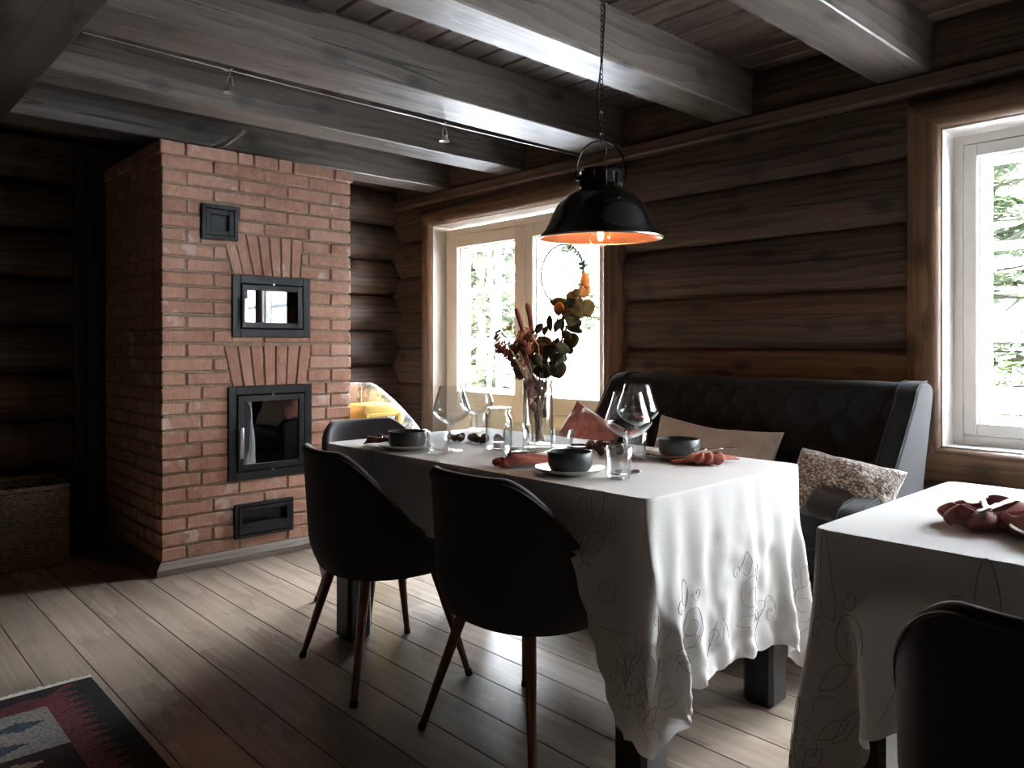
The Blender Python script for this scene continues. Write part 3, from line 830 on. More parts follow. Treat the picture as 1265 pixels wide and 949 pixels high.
def chair_solid(cx,cy,ang):
    ca,sa=math.cos(-ang),math.sin(-ang)
    def f(x,y):
        dx,dy=x-cx,y-cy
        lx=dx*ca-dy*sa; ly=dx*sa+dy*ca
        r=np.sqrt((lx/.27)**2+(ly/.265)**2)
        h=np.where(r<1.0,.475,-1.0)
        # shell rim rises towards the back
        rim=.505+.31*np.clip((.02-ly)/.19,0,.3)
        h=np.where((r<1.0)&(r>.80)&(ly>-.10),np.maximum(h,rim),h)
        h=np.where(ly<-.16,-1.0,h)
        return h
    return f
def cloth_sim(a,b,ox,oy,obst,seed,steps=280,iters=12,h=.0225):
    def axis_(a,o):
        e=a+.004; m_=int(round(2*e/h)); k_=int(round(o/h))
        return np.concatenate([np.linspace(-e-o,-e,k_+1)[:-1],np.linspace(-e,e,m_+1),np.linspace(e,e+o,k_+1)[1:]])
    X=axis_(a,ox); Y=axis_(b,oy); nx,ny=len(X),len(Y)
    G=np.zeros((ny,nx,3)); G[...,0]=X[None,:]; G[...,1]=Y[:,None]
    r=np.random.default_rng(seed)
    TOP=.7595
    G[...,2]=TOP+.003
    HX=np.diff(X)[None,:]; HY=np.diff(Y)[:,None]; HX2=(X[2:]-X[:-2])[None,:]; HY2=(Y[2:]-Y[:-2])[:,None]; DG=np.sqrt(HX**2+HY**2)
    # smooth random field to start folds
    nz=r.normal(size=(ny,nx))
    for _ in range(5):
        nz=(nz+np.roll(nz,1,0)+np.roll(nz,-1,0)+np.roll(nz,1,1)+np.roll(nz,-1,1))/5
    P=G.copy(); P[...,2]+=nz*.012
    out=(np.abs(G[...,0])>a)|(np.abs(G[...,1])>b)
    V=np.zeros_like(P)
    dt=1/60.
    def con(A,B,rest,k,push=1.0):
        d=B-A; L=np.sqrt((d*d).sum(-1))+1e-9
        e=(L-rest)
        e=np.where(e<0,e*push,e)
        c=(d*((e/L*.5*k)[...,None]))
        A+=c; B-=c
    def collide(P,Q):
        x,y,z=P[...,0],P[...,1],P[...,2]
        r_=.006
        px=(a+r_)-np.abs(x); py=(b+r_)-np.abs(y); pz=TOP-z
        ins=(px>0)&(py>0)&(pz>0)
        m=ins&((pz<=np.minimum(px,py))|((Q[...,2]>TOP-.012)&(np.minimum(px,py)>.012)))
        P[...,2]=np.where(m,TOP,z)
        # friction on the top
        P[...,0]=np.where(m,Q[...,0]+(P[...,0]-Q[...,0])*.25,P[...,0]); P[...,1]=np.where(m,Q[...,1]+(P[...,1]-Q[...,1])*.25,P[...,1])
        s=ins&~m
        sx=s&(px<py); sy=s&~(px<py)
        P[...,0]=np.where(sx,np.sign(x)*(a+r_),P[...,0]); P[...,1]=np.where(sy,np.sign(y)*(b+r_),P[...,1])
        for f in obst:
            hh=f(P[...,0],P[...,1])+.006
            k=(P[...,2]<hh)
            P[...,2]=np.where(k,np.minimum(hh,P[...,2]+.02),P[...,2])
            P[...,0]=np.where(k,Q[...,0]+(P[...,0]-Q[...,0])*.4,P[...,0]); P[...,1]=np.where(k,Q[...,1]+(P[...,1]-Q[...,1])*.4,P[...,1])
        P[...,2]=np.maximum(P[...,2],.012)
    for st in range(steps):
        Q=P.copy()
        V[...,2]-=9.8*dt
        V*=.985 if st<steps*.6 else .93
        P=P+V*dt
        for it in range(iters):
            for q in (0,1):
                A=P[:,q:-1:2]; B=P[:,q+1::2]; n=min(A.shape[1],B.shape[1]); con(A[:,:n],B[:,:n],HX[:,q::2][:,:n],1)
                A=P[q:-1:2]; B=P[q+1::2]; n=min(len(A),len(B)); con(A[:n],B[:n],HY[q::2][:n],1)
            for i0 in (0,1):
                A=P[i0:-1:2]; B=P[i0+1::2]; n=min(len(A),len(B))
                con(A[:n,:-1],B[:n,1:],DG[i0::2][:n],.25)
                A=P[i0:-1:2]; B=P[i0+1::2]
                con(A[:n,1:],B[:n,:-1],DG[i0::2][:n],.25)
            if it%2==0:
                for q in (0,1,2,3):
                    A=P[:,q::4]; B=P[:,q+2::4]; n=min(A.shape[1],B.shape[1])
                    con(A[:,:n],B[:,:n],HX2[:,q::4][:,:n],.10)
                    A=P[q::4]; B=P[q+2::4]; n=min(len(A),len(B))
                    con(A[:n],B[:n],HY2[q::4][:n],.10)
            if it%3==2: collide(P,Q)
        collide(P,Q)
        V=(P-Q)/dt
        sp=np.sqrt((V*V).sum(-1,keepdims=True)); V*=np.minimum(1,3.0/(sp+1e-6))
    return P,X,Y
def sample_grid(P,X,Y,x,y):
    fx=np.clip(np.interp(x,X,np.arange(len(X))),0,len(X)-1.001); fy=np.clip(np.interp(y,Y,np.arange(len(Y))),0,len(Y)-1.001)
    i=np.floor(fx).astype(int); j=np.floor(fy).astype(int); u=(fx-i)[...,None]; v=(fy-j)[...,None]
    return (P[j,i]*(1-u)+P[j,i+1]*u)*(1-v)+(P[j+1,i]*(1-u)+P[j+1,i+1]*u)*v
def make_cloth(name,loc,rz,ox,oy,obst,seed,label,motifs):
    a,b=TL/2,TW/2
    ca,sa=math.cos(rz),math.sin(rz)
    def tl(c):  # chair in table coordinates
        dx,dy=c[0]-loc[0],c[1]-loc[1]
        return chair_solid(dx*ca+dy*sa,-dx*sa+dy*ca,c[2]-rz)
    P,X,Y=cloth_sim(a,b,ox,oy,[tl(c) for c in obst],seed)
    # relax the hanging part a little, keep the top flat
    hm=(P[...,2]<.745)[...,None]*1.0
    for _ in range(2):
        L_=(np.roll(P,1,0)+np.roll(P,-1,0)+np.roll(P,1,1)+np.roll(P,-1,1))/4-P
        L_[0]=0;L_[-1]=0;L_[:,0]=0;L_[:,-1]=0
        P=P+L_*.5*hm
    # tight loops either side of the table edge keep the fold crisp
    def refine(A,e):
        ex_=[]
        for s_ in (-1,1): ex_+=[s_*(e-.006),s_*(e+.007)]
        return np.array(sorted(set(np.round(np.concatenate([A,ex_]),6))))
    X2,Y2=refine(X,a+.004),refine(Y,b+.004)
    UU,VV=np.meshgrid(X,Y); top_=(np.abs(UU)<a+.0045)&(np.abs(VV)<b+.0045); P[...,2]=np.where(top_,.7595,P[...,2])
    P[...,0]=np.where(top_,np.clip(P[...,0],-a-.006,a+.006),P[...,0]); P[...,1]=np.where(top_,np.clip(P[...,1],-b-.006,b+.006),P[...,1])
    UU,VV=np.meshgrid(X2,Y2); P=sample_grid(P,X,Y,UU,VV); X,Y=X2,Y2
    # scalloped, worked hem: pull the outermost rows in by a wavy amount
    U,Vv=np.meshgrid(X,Y)
    ex=a+ox; ey=b+oy
    def sc(t,k): return .020+.016*np.abs(np.sin(t*PI/.085+k))*1.0+.020*np.sin(t*4.1+k*2)**2
    sx=1-(sc(Vv,seed)*np.clip((np.abs(U)-ex+.12)/.12,0,1))/ex
    sy=1-(sc(U,seed+1)*np.clip((np.abs(Vv)-ey+.12)/.12,0,1))/ey
    pe=np.clip((np.abs(U)-a)/ox,0,1); qe=np.clip((np.abs(Vv)-b)/oy,0,1)
    nr_=(pe**3+qe**3)**(1/3.)+1e-9; kf=np.where((pe>0)&(qe>0),np.maximum(pe,qe)/nr_,1.0)
    Ur=np.sign(U)*np.where(np.abs(U)>a,a+(np.abs(U)-a)*kf,np.abs(U)); Vr=np.sign(Vv)*np.where(np.abs(Vv)>b,b+(np.abs(Vv)-b)*kf,np.abs(Vv))
    P2=sample_grid(P,X,Y,Ur*sx,Vr*sy)
    # crumple of unironed linen, stronger towards the hem
    ny,nx=U.shape
    amp=np.clip((.76-P2[...,2])/.5,0,1)
    hang=(P2[...,2]<.74)
    for j in range(ny):
        for i in range(nx):
            if hang[j,i]:
                q=Vector((U[j,i]*1.0,Vv[j,i]*1.0,seed))
                if abs(U[j,i])>a and abs(Vv[j,i])<b+.02:
                    d=noise.noise(Vector((Vv[j,i]*17,U[j,i]*3.0,seed)))*.013*min(1,amp[j,i]*3)+noise.fractal(q*24,.8,2,4)*.016*amp[j,i]
                    P2[j,i,0]+=d*math.copysign(1,U[j,i])
                elif abs(Vv[j,i])>b:
                    d=noise.fractal(q*13,.7,2,3)*.009*amp[j,i]
                    P2[j,i,1]+=d*math.copysign(1,Vv[j,i])
    mb=MB(); vs=[tuple(p) for p in P2.reshape(-1,3)]
    fs=[(j*nx+i,j*nx+i+1,(j+1)*nx+i+1,(j+1)*nx+i) for j in range(ny-1) for i in range(nx-1)]
    mb.add(vs,fs)
    o=mb.build(name,M['linen'],smooth=180,loc=loc,fix=False); o.rotation_euler=(0,0,rz)
    mod_sub(o,1)
    tag(o,label,'tablecloth')
    # stitched outlines, following the cloth
    mm=MB()
    dx=sample_grid(P2,X,Y,U+.006,Vv)-P2; dy=sample_grid(P2,X,Y,U,Vv+.006)-P2
    Nn=np.cross(dx,dy); Nn/=np.linalg.norm(Nn,axis=-1,keepdims=True)+1e-9
    for line in motifs:
        L=np.array(line)
        pos=sample_grid(P2,X,Y,L[:,0],L[:,1]); nr=sample_grid(Nn,X,Y,L[:,0],L[:,1])
        # split where the line leaves the cloth
        pp=pos+nr*.0012
        mm.tube([tuple(p) for p in pp],.0007,4,cap=False)
        pp=pos-nr*.0012
    s=mm.build('embroidery',M['thread'],o,fix=False)
    s['label']='thin grey outline embroidery of flowers and leaves'
    return o
def spiral(cx,cy,r,turn,rot,flip=1):
    return [(cx+flip*r*(1-t*.8)*math.cos(rot+t*turn*2*PI),cy+r*(1-t*.8)*math.sin(rot+t*turn*2*PI)) for t in [i/26 for i in range(27)]]
def leafm(x0,y0,x1,y1,w):
    d=Vector((x1-x0,y1-y0)); n=Vector((-d.y,d.x)).normalized()*w
    A=[(x0+d.x*t+n.x*math.sin(PI*t)**.8,y0+d.y*t+n.y*math.sin(PI*t)**.8) for t in [i/12 for i in range(13)]]
    B=[(x0+d.x*t-n.x*math.sin(PI*t)**.8,y0+d.y*t-n.y*math.sin(PI*t)**.8) for t in [i/12 for i in range(13)]]
    return [A,B[::-1]]
def motifs_for(a,b,ox,oy,seed):
    r=random.Random(seed); out=[]
    def place(fn):  # fn maps (s,t) along the border to cloth coords
        s=0
        L=[]
        def Q(pts): L.append([fn(p[0],p[1]) for p in pts])
        for k in range(8):
            c=k*.34+.1+r.uniform(-.03,.03)
            Q([(c-.16+.02*i,.05+.10*math.sin(i*.42+k)) for i in range(16)])
            Q(spiral(c,.17,.055,1.6,r.uniform(0,6)))
            Q(spiral(c+.13,.10,.04,1.3,r.uniform(0,6),-1))
            for q in range(3):
                an=r.uniform(0,2*PI); ln=r.uniform(.08,.13)
                x0=c+r.uniform(-.1,.1); y0=.10+r.uniform(-.03,.05)
                for z in leafm(x0,y0,x0+ln*math.cos(an),y0+ln*math.sin(an)*.7,.016): Q(z)
            for z in leafm(c-.02,.22,c-.02,.285,.02): Q(z)
            Q([(c-.02,.22),(c-.005,.19),(c,.17)])
            Q(spiral(c-.07,.235,.022,1.0,0)); Q(spiral(c+.035,.235,.022,1.0,3))
        return L
    ex,ey=a+ox-.03,b+oy-.03
    out+=place(lambda s,t:(max(-ex,min(ex,-ex+s)),-ey+max(0,t)))
    out+=place(lambda s,t:(ex-max(0,t),max(-ey,min(ey,-ey+s))))
    out+=place(lambda s,t:(-ex+max(0,t),max(-ey,min(ey,-ey+s))))
    # drop pieces squashed against the edge
    res=[]
    for l in out:
        cur=[l[0]]
        for p,q in zip(l,l[1:]):
            if abs(p[0]-q[0])+abs(p[1]-q[1])<1e-4 or abs(q[0])>=ex-1e-4 or abs(q[1])>=ey-1e-4:
                if len(cur)>3: res.append(cur)
                cur=[q]
            else: cur.append(q)
        if len(cur)>3: res.append(cur)
    return res
CH_A=(-2.32,1.52,math.radians(-8.4)); CH_B=(-1.626,1.567,0); CH_C=(-2.90,1.925,math.radians(-90)); CH_D=(-.235,1.395,math.radians(8))
make_cloth('tablecloth',T1,R1,.455,.295,[CH_A,CH_B,CH_C],3,'white embroidered linen cloth on the table with the flower vase, hanging crumpled at its end',motifs_for(TL/2,TW/2,.455,.295,1))
make_cloth('tablecloth',T2,0,.45,.315,[CH_D],8,'white embroidered linen cloth on the table at the right edge under the lone napkin',motifs_for(TL/2,TW/2,.45,.315,2))

# ------------------------------------------------------------------ chairs
def make_chair():
    r=empty('dining_chair',(0,0,0),0,'','chair')
    SEG=64; zb=.375
    phis=[math.radians(-118+236*i/SEG) for i in range(SEG+1)]
    def top(ph):
        a=abs(math.degrees(ph))
        if a<34: return .795
        t=min(1,(a-34)/78.); s=t*t*(3-2*t)
        return .795+(.475-.795)*(.72*s+.28*t)
    def rad(ph,z):
        # superellipse plan, leaning out at the back
        lean=1+.10*max(0,(z-.42)/.37)*max(0,math.cos(ph))-.13*max(0,(.47-z)/.1)**1.6
        c,s=math.cos(ph),math.sin(ph); n=2.35
        k=(abs(s/.268)**n+abs(c/.245)**n)**(-1/n)
        return k*lean
    prof=[]
    # cross-section around the shell: outer bottom -> outer top -> over rim -> inner bottom
    no=12
    vs=[];fs=[]
    rows=[]
    for ph in phis:
        zt=top(ph); row=[]
        for i in range(no+1):
            t=i/no; z=zb+(zt-.012-zb)*t
            R=rad(ph,z); row.append((R*math.sin(ph),-R*math.cos(ph),z))
        for q in (40,90,140):
            w=math.radians(q); R=rad(ph,zt)-.014+.014*math.cos(w)
            row.append((R*math.sin(ph),-R*math.cos(ph),zt-.012+.012*math.sin(w)))
        for i in range(no+1):
            t=1-i/no; z=max(zb+.02,.40)+(zt-.012-max(zb+.02,.40))*t
            R=rad(ph,z)-.030; row.append((R*math.sin(ph),-R*math.cos(ph),z))
        rows.append(row)
    n=len(rows[0])
    for row in rows: vs+=row
    for i in range(len(rows)-1):
        for k in range(n-1): fs.append((i*n+k,(i+1)*n+k,(i+1)*n+k+1,i*n+k+1))
        fs.append((i*n+n-1,(i+1)*n+n-1,(i+1)*n,i*n))
    fs.append(tuple(range(n))); fs.append(tuple((len(rows)-1)*n+k for k in range(n)))
    m=MB(); m.add(vs,fs); sh=m.build('backrest',M['chair_fab'],r,smooth=60)
    m=MB(); m.tube([(rad(ph,top(ph)-.012)*math.sin(ph)*1.004,-rad(ph,top(ph)-.012)*math.cos(ph)*1.004,top(ph)-.016) for ph in phis],.0035,6)
    m.build('piping',M['piping'],sh,smooth=60)
    # seat: domed cushion in the shell
    m=MB()
    sp=[(0.02,.372),(.80,.372),(.93,.385),(.985,.41),(1.0,.435),(.985,.458),(.93,.472),(.8,.480),(.5,.486),(.2,.488),(.0,.488)]
    S=56; vs=[];fs=[]
    for (q,z) in sp:
        for k in range(S):
            w=2*PI*k/S; c,s=math.cos(w),math.sin(w); nn=2.35
            kk=(abs(s/.222)**nn+abs(c/.232)**nn)**(-1/nn)
            vs.append((kk*q*c*1.0,kk*q*s+.006,z))
    for i in range(len(sp)-1):
        for k in range(S): fs.append((i*S+k,i*S+(k+1)%S,(i+1)*S+(k+1)%S,(i+1)*S+k))
    fs.append(tuple(range(S)))
    m.add(vs,fs); m.build('seat',M['chair_fab'],r,smooth=60)
    for sx in (-1,1):
        for sy in (-1,1):
            fx,fy=sx*.238,(.213 if sy>0 else -.213)
            tx,ty=sx*.135,sy*.125
            m=MB(); m.tube([(tx,ty,.378),(tx+(fx-tx)*.96,ty+(fy-ty)*.96,.015)],[.0185,.0105],12)
            l=m.build('leg',M['copper_leg'],r,smooth=60)
            m=MB(); m.tube([(tx+(fx-tx)*.95,ty+(fy-ty)*.95,.02),(fx,fy,0)],[.0125,.0125],12)
            m.build('foot_cap',M['rubber'],l,smooth=60)
    return r
ch=make_chair()
chairs=[(CH_A,'dark upholstered shell chair with copper-brown legs at the long side, nearer the fireplace'),
        (CH_B,'dark upholstered shell chair at the long side of the table, nearest its front corner'),
        (CH_C,'dark shell chair at the far end of the table, only its rounded back top showing'),
        (CH_D,'black shell chair at the bottom right corner, tucked under the second table')]
for i,(c,lab) in enumerate(chairs):
    o=ch if i==0 else copy_tree(ch)
    o.location=(c[0],c[1],0); o.rotation_euler=(0,0,c[2]); tag(o,lab,'chair','dark shell dining chairs')

# ------------------------------------------------------------------ sofa
def make_sofa():
    x0,x1=-2.63,-1.105
    r=empty('tufted_sofa',((x0+x1)/2,2.95,0),label='high-backed charcoal sofa with deep button tufting and winged sides against the log wall',cat='sofa')
    F=M['sofa_fab']
    m=MB(); m.bevbox(x0+.02,x1-.02,2.66,3.14,.14,.33,.015); m.build('base',F,r,smooth=30)
    # seat cushion
    m=MB()
    def seat(u,v):
        x=x0+.13+(x1-x0-.26)*u; y=2.60+.52*v
        e=min(u*12,(1-u)*12,1)*min(1,v*8+.0)*1.0
        e=max(0,e); return (x,y,.40+.06*math.sqrt(min(1,e)))
    m.grid(seat,40,14); c=m.build('seat_cushion',F,r,smooth=60)
    m=MB(); m.bevbox(x0+.13,x1-.13,2.60,3.14,.33,.42,.02); m.build('seat_core',F,c,smooth=40)
    # tufted back
    nb=[]
    sx,sz=.068,.087
    def tuft(x,z):
        a=x/sx+z/sz; b=x/sx-z/sz
        return (abs(math.sin(PI*a/2))*abs(math.sin(PI*b/2)))**.42
    # buttons where both vanish: a,b even integers
    xa,xb=x0+.09,x1-.09; zc0=.44; zc1=1.0
    xm=(x0+x1)/2
    def back(u,v):
        x=xa+(xb-xa)*u
        # v: 0 bottom front .. .8 top front .. 1 over the top to the back
        if v<.84:
            t=v/.84; z=zc0+(.965-zc0)*t; y=3.06+.115*t
            k=tuft(x-xm,z-.97)*min(1,(0.985-z)/.04+.25)
            y-=.022*k
        else:
            t=(v-.84)/.16; w=t*PI/2*1.9
            y=3.175+.055*(1-math.cos(w))-.012; z=.965+.030*math.sin(w)+.0
            y-=.010*(1-t)
        z+=.010*noise.noise(Vector((x*4,0,0)))*(1 if v>.7 else 0)
        return (x,y,z)
    m=MB(); m.grid(back,190,64)
    m.build('tufted_back',F,r,smooth=180)
    m=MB(); m.prism([(3.16,.14),(3.10,.14),(3.12,.5),(3.20,.95),(3.295,.955),(3.20,.6)],'x',x0+.05,x1-.05); m.build('back_panel',F,r,smooth=30)
    import itertools
    k=0
    for i in range(-12,13):
        for j in range(-7,1):
            # a=2p, b=2q -> x=(p+q)*sx, z=(p-q)*sz
            if (i+j)%2: continue
            x=i*sx; z=j*sz
            X=x+xm; Z=z+.97
            if not (xa+.05<X<xb-.05 and zc0+.03<Z<.965): continue
            t=(Z-zc0)/(.965-zc0); yb=3.06+.115*t
            mm=MB(); mm.lathe([(0,-.010),(.008,-.009),(.012,-.004),(.013,0)],10)
            mm.xform(Matrix.Translation((X,yb-.002,Z))@Matrix.Rotation(PI/2,4,'X')@Matrix.Scale(-1,4,(0,0,1)))
            mm.build('button',F,r,smooth=60)
    # winged sides: one continuous side with wing and low arm
    def side(xin,xout):
        poly=[(3.17,.14),(3.20,.60),(3.305,.95),(3.29,.985),(3.24,1.0),(3.17,.995),(3.13,.97),(3.10,.92),(3.01,.80),(2.92,.69),(2.87,.635),(2.82,.612),(2.76,.60),(2.68,.59),(2.63,.575),(2.60,.54),(2.60,.14)]
        m=MB(); m.prism(poly,'x',xin,xout); o=m.build('winged_arm',F,r); mod_bevel(o,.022,4,25)
        for p in o.data.polygons: p.use_smooth=True
        # piping seams along the inner and outer front edges
        for xx in (xin,xout):
            s=1 if xx>xin-.001 and xx==max(xin,xout) else -1
            mm=MB(); pts=[(xx-s*.006,p[0]-.001,p[1]) for p in poly[4:16]]
            pts=[(p[0],p[1]-.0,p[2]) for p in pts]
            mm.tube(pts,.0035,6); mm.build('seam',F,o,smooth=60)
    side(x1-.085,x1); side(x0,x0+.085)
    for sx_ in (x0+.07,x1-.07):
        for yy in (2.68,3.11):
            m=MB(); m.tube([(sx_,yy,.145),(sx_,yy,0)],[.028,.018],10); m.build('leg',M['black_wood'],r,smooth=60)
    for k in bpy.data.objects:
        if k.parent==r: k.matrix_parent_inverse=inv_of(r)
    return r
make_sofa()

def pillow(name,w,h,t,mat,loc,rot,seed,label,cat='cushion',wr=.02,sag=0):
    m=MB(); nu,nv=34,26
    def f(u,v,s):
        a=2*u-1; b=2*v-1
        e=max(0,(1-a**4))*max(0,(1-b**4)); th=t*.5*e**.55
        pin=1-.07*(1-b*b)*abs(a)**2; pin2=1-.09*(1-a*a)*abs(b)**2
        x=a*w/2*pin; z=b*h/2*pin2
        n=noise.fractal(Vector((a*2.2+seed,b*2.2,s*3)),.7,2,4)*wr
        fold=wr*.8*math.sin(7*math.atan2(b,a)+seed)*min(1,max(0,abs(a)**3+abs(b)**3-.1))*.5
        z-=sag*(1-abs(a))*max(0,b)
        return (x,s*(th+(n+fold)*min(1,e*3)),z)
    m.grid(lambda u,v:f(u,v,1),nu,nv); m.grid(lambda u,v:f(u,v,-1),nu,nv)
    m.xform(Matrix.Rotation(rot[2],4,'Z')@Matrix.Rotation(rot[1],4,'Y')@Matrix.Rotation(rot[0],4,'X'))
    o=m.build(name,mat,smooth=180,loc=loc,merge=.0008); mod_sub(o,1)
    return tag(o,label,cat)
R=math.radians
pillow('cushion',.28,.34,.15,M['red_cushion'],(-2.50,2.78,.670),(R(-18),R(30),R(35)),1,'rust red cushion at the left end of the sofa, slumped and wrinkled',wr=.035,sag=0)
pillow('cushion',.64,.38,.13,M['beige_cushion'],(-1.90,2.93,.625),(R(-22),R(3),0),5,'long beige linen cushion leaning in the middle of the sofa',wr=.012,sag=.015)
pillow('cushion',.40,.28,.13,M['hide'],(-1.265,2.82,.605),(R(-38),R(8),R(4)),9,'speckled brown hide-patterned cushion in the right corner of the sofa',wr=.012)

# ------------------------------------------------------------------ tableware
ZTOP=.7625
def lathe_obj(name,prof,mat,parent=None,seg=40,loc=None,flute=None,smooth=50):
    m=MB(); m.lathe(prof,seg,flute=flute); return m.build(name,mat,parent,smooth=smooth,loc=loc)
def wine_glass(x,y,label,s=1.0):
    r=empty('wine_glass',(x,y,ZTOP),0,label,'glass','large wine glasses')
    bowl=[(.0,.096),(.012,.098),(.035,.108),(.056,.124),(.0665,.138),(.0685,.146),(.066,.156),(.058,.180),(.048,.210),(.0425,.232),(.0420,.2325),(.0415,.232)]
    bowl+= [(.047,.209),(.057,.179),(.0645,.156),(.0668,.146),(.0645,.139),(.054,.1265),(.034,.112),(.010,.1035),(0,.103)]
    lathe_obj('bowl',[(a*s,b*s) for a,b in bowl],M['glass'],r,48)
    lathe_obj('stem',[(a*s,b*s) for a,b in [(0,.099),(.010,.097),(.0055,.088),(.0040,.07),(.0038,.03),(.0048,.012),(.010,.005),(.0,.004)]],M['glassthick'],r,20)
    lathe_obj('foot',[(a*s,b*s) for a,b in [(0,.006),(.008,.0055),(.02,.003),(.040,.0016),(.0405,.0008),(.040,0),(0,0)]],M['glass'],r,40)
    return r
def tumbler(x,y,label,rt=.041,rb=.033,h=.090,flute=None,name='tumbler',group='clear water tumblers'):
    r=empty(name,(x,y,ZTOP),0,label,'glass',group)
    prof=[(0,0),(rb*.92,0),(rb,.004),(rb+(rt-rb)*.3,h*.3),(rt,h-.001),(rt-.0008,h),(rt-.0018,h-.001),(rb+(rt-rb)*.3-.0022,h*.3),(rb-.003,.016),(rb*.7,.012),(0,.011)]
    lathe_obj('wall',prof,M['glassthick'],r,48,flute=flute)
    return r
def bowl_plate(x,y,rb,hb,rp,label,plabel,rim=False):
    z=ZTOP
    prof=[(0,.004),(rp*.5,.003),(rp*.55,0),(rp*.6,.002),(rp*.82,.007),(rp*.985,.016),(rp,.0175),(rp*.985,.019),(rp*.8,.0115),(rp*.55,.008),(0,.008)]
    o=lathe_obj('plate',prof,M['plate'],None,56,(x,y,z)); tag(o,plabel,'plate','white plates under the bowls')
    if rim:
        rr=lathe_obj('rim',[(rp*.993,.0165),(rp*1.003,.0178),(rp*.99,.0195),(rp*.975,.0185)],M['rimbrown'],o,56); rr['label']='brown glazed rim'
    z+=.0085
    prof=[(0,0),(rb*.80,0),(rb*.88,.003),(rb*.95,.012),(rb*.985,hb*.5),(rb,hb-.002),(rb-.0015,hb),(rb-.0045,hb-.001),(rb*.95,hb*.5),(rb*.88,.012),(rb*.7,.007),(0,.006)]
    o=lathe_obj('bowl',prof,M['stone'],None,56,(x,y,z)); tag(o,label,'bowl','dark stoneware bowls')
bowl_plate(-2.335,1.634,.070,.056,.105,'dark grey stoneware bowl at the far left setting beside the wine-red napkin','white plate at the far left setting under a dark bowl')
bowl_plate(-1.560,1.675,.067,.056,.105,'dark grey stoneware bowl in front of the flower vase, on the plate nearest the camera','white plate nearest the camera, under the front dark bowl',False)
bowl_plate(-1.525,2.175,.070,.056,.115,'grey stoneware bowl at the setting before the sofa, beside the fanned rust napkin','plate with a brown rim at the setting before the sofa',True)
lathe_obj('t',[(0,0)],M['stone']) if False else None
wine_glass(-2.175,1.712,'wide-bowled wine glass at the left, behind the far-left tumbler')
wine_glass(-2.40,2.02,'wine glass standing behind the dried cones, its bowl before the door frame')
wine_glass(-1.455,1.818,'front wine glass of the right pair, nearest the camera',1.03)
wine_glass(-1.655,2.118,'rear wine glass of the right pair, partly behind the front one',1.05)
tumbler(-2.155,1.640,'water tumbler at the far left setting, right of the dark bowl',.043,.036,.078)
tumbler(-1.40,1.705,'water tumbler in the foreground right of the front bowl')
tumbler(-1.607,2.043,'water tumbler behind the right pair of wine glasses')
fl=lambda w,t:1+.035*math.cos(w*20)*(1 if t<.5 else 0)
tumbler(-2.60,2.20,'ribbed glass tumbler at the back left of the table',.040,.037,.080,fl,'ribbed_tumbler','ribbed glass tumblers')
tumbler(-1.938,2.036,'ribbed glass tumbler to the right of the flower vase',.041,.040,.072,fl,'ribbed_tumbler','ribbed glass tumblers')
def jar(x,y,r_,h,label,lid=True):
    r=empty('glass_jar',(x,y,ZTOP),0,label,'jar','clear glass jars')
    w=.0025
    prof=[(0,0),(r_*.8,0),(r_*.97,.008),(r_,.022),(r_,h*.70),(r_*.93,h*.79),(r_*.80,h*.85),(r_*.80,h*.90),(r_*.86,h*.91),(r_*.86,h*.94),(r_*.80,h*.95),(r_*.80,h),(r_*.76,h),(r_*.76,h*.86),(r_*.90,h*.78),(r_-w,h*.69),(r_-w,.024),(r_*.9,.010),(0,.007)]
    lathe_obj('jar_body',prof,M['jarglass'],r,44)
    if lid: lathe_obj('lid',[(r_*.9,h*.985),(r_*.92,h*1.0),(r_*.9,h*1.015),(r_*.5,h*1.02),(0,h*1.02)],M['jarglass'],r,44)
    # tea light and salt at the bottom
    lathe_obj('candle',[(0,.009),(r_*.45,.009),(r_*.45,.026),(0,.026)],M['white'],r,24)
    return r
jar(-2.09,1.865,.049,.150,'larger clear glass jar with a tealight, left of the flower vase')
jar(-1.955,1.825,.046,.112,'smaller clear glass jar with a tealight, standing in front of the vase',False)
# small dark dish behind the front setting
o=lathe_obj('candle_dish',[(0,0),(.04,0),(.046,.006),(.05,.014),(.047,.014),(.042,.007),(0,.006)],M['lamp_black'],None,36,(-1.90,2.085,ZTOP)); tag(o,'small flat black dish between the ribbed tumbler and the dried cones','dish')

# dried cones garlands
def cone(x,y,z,s,sd):
    m=MB(); rr=random.Random(sd)
    for k in range(7):
        t=k/6; z0=(t-.5)*2*s*.9; r0=s*math.sqrt(max(.05,1-(t*2-1)**2))
        nseg=7
        for q in range(nseg):
            w=2*PI*(q+.5*(k%2))/nseg
            c=Vector((math.cos(w)*r0*.75,math.sin(w)*r0*.75,z0)); d=Vector((math.cos(w),math.sin(w),.5)); tng=Vector((-math.sin(w),math.cos(w),0))
            p=[c-tng*s*.38,c+tng*s*.38,c+d*s*.42+tng*s*.16,c+d*s*.42-tng*s*.16,c+Vector((0,0,-s*.28))]
            m.add(p,[(0,1,2,3),(0,4,1),(1,4,2),(2,4,3),(3,4,0)])
    m.lathe([(0,-s*.9),(s*.55,-s*.5),(s*.75,0),(s*.55,s*.5),(0,s*.9)],10)
    m.xform(Matrix.Rotation(rr.uniform(0,6),4,'Z')@Matrix.Rotation(rr.uniform(0,1.6),4,'X'))
    o=m.build('dried_cone',M['cone'],smooth=None,loc=(x,y,z)); return o
rr=random.Random(4)
def place_px(d,s): pass
left=[(-2.44,1.915),(-2.405,1.93),(-2.36,1.905),(-2.325,1.935),(-2.375,1.965),(-2.31,1.985),(-2.27,1.955),(-2.24,1.99),(-2.205,1.965),(-2.42,1.96),(-2.34,1.955),(-2.29,1.93),(-2.255,1.925),(-2.39,1.895)]
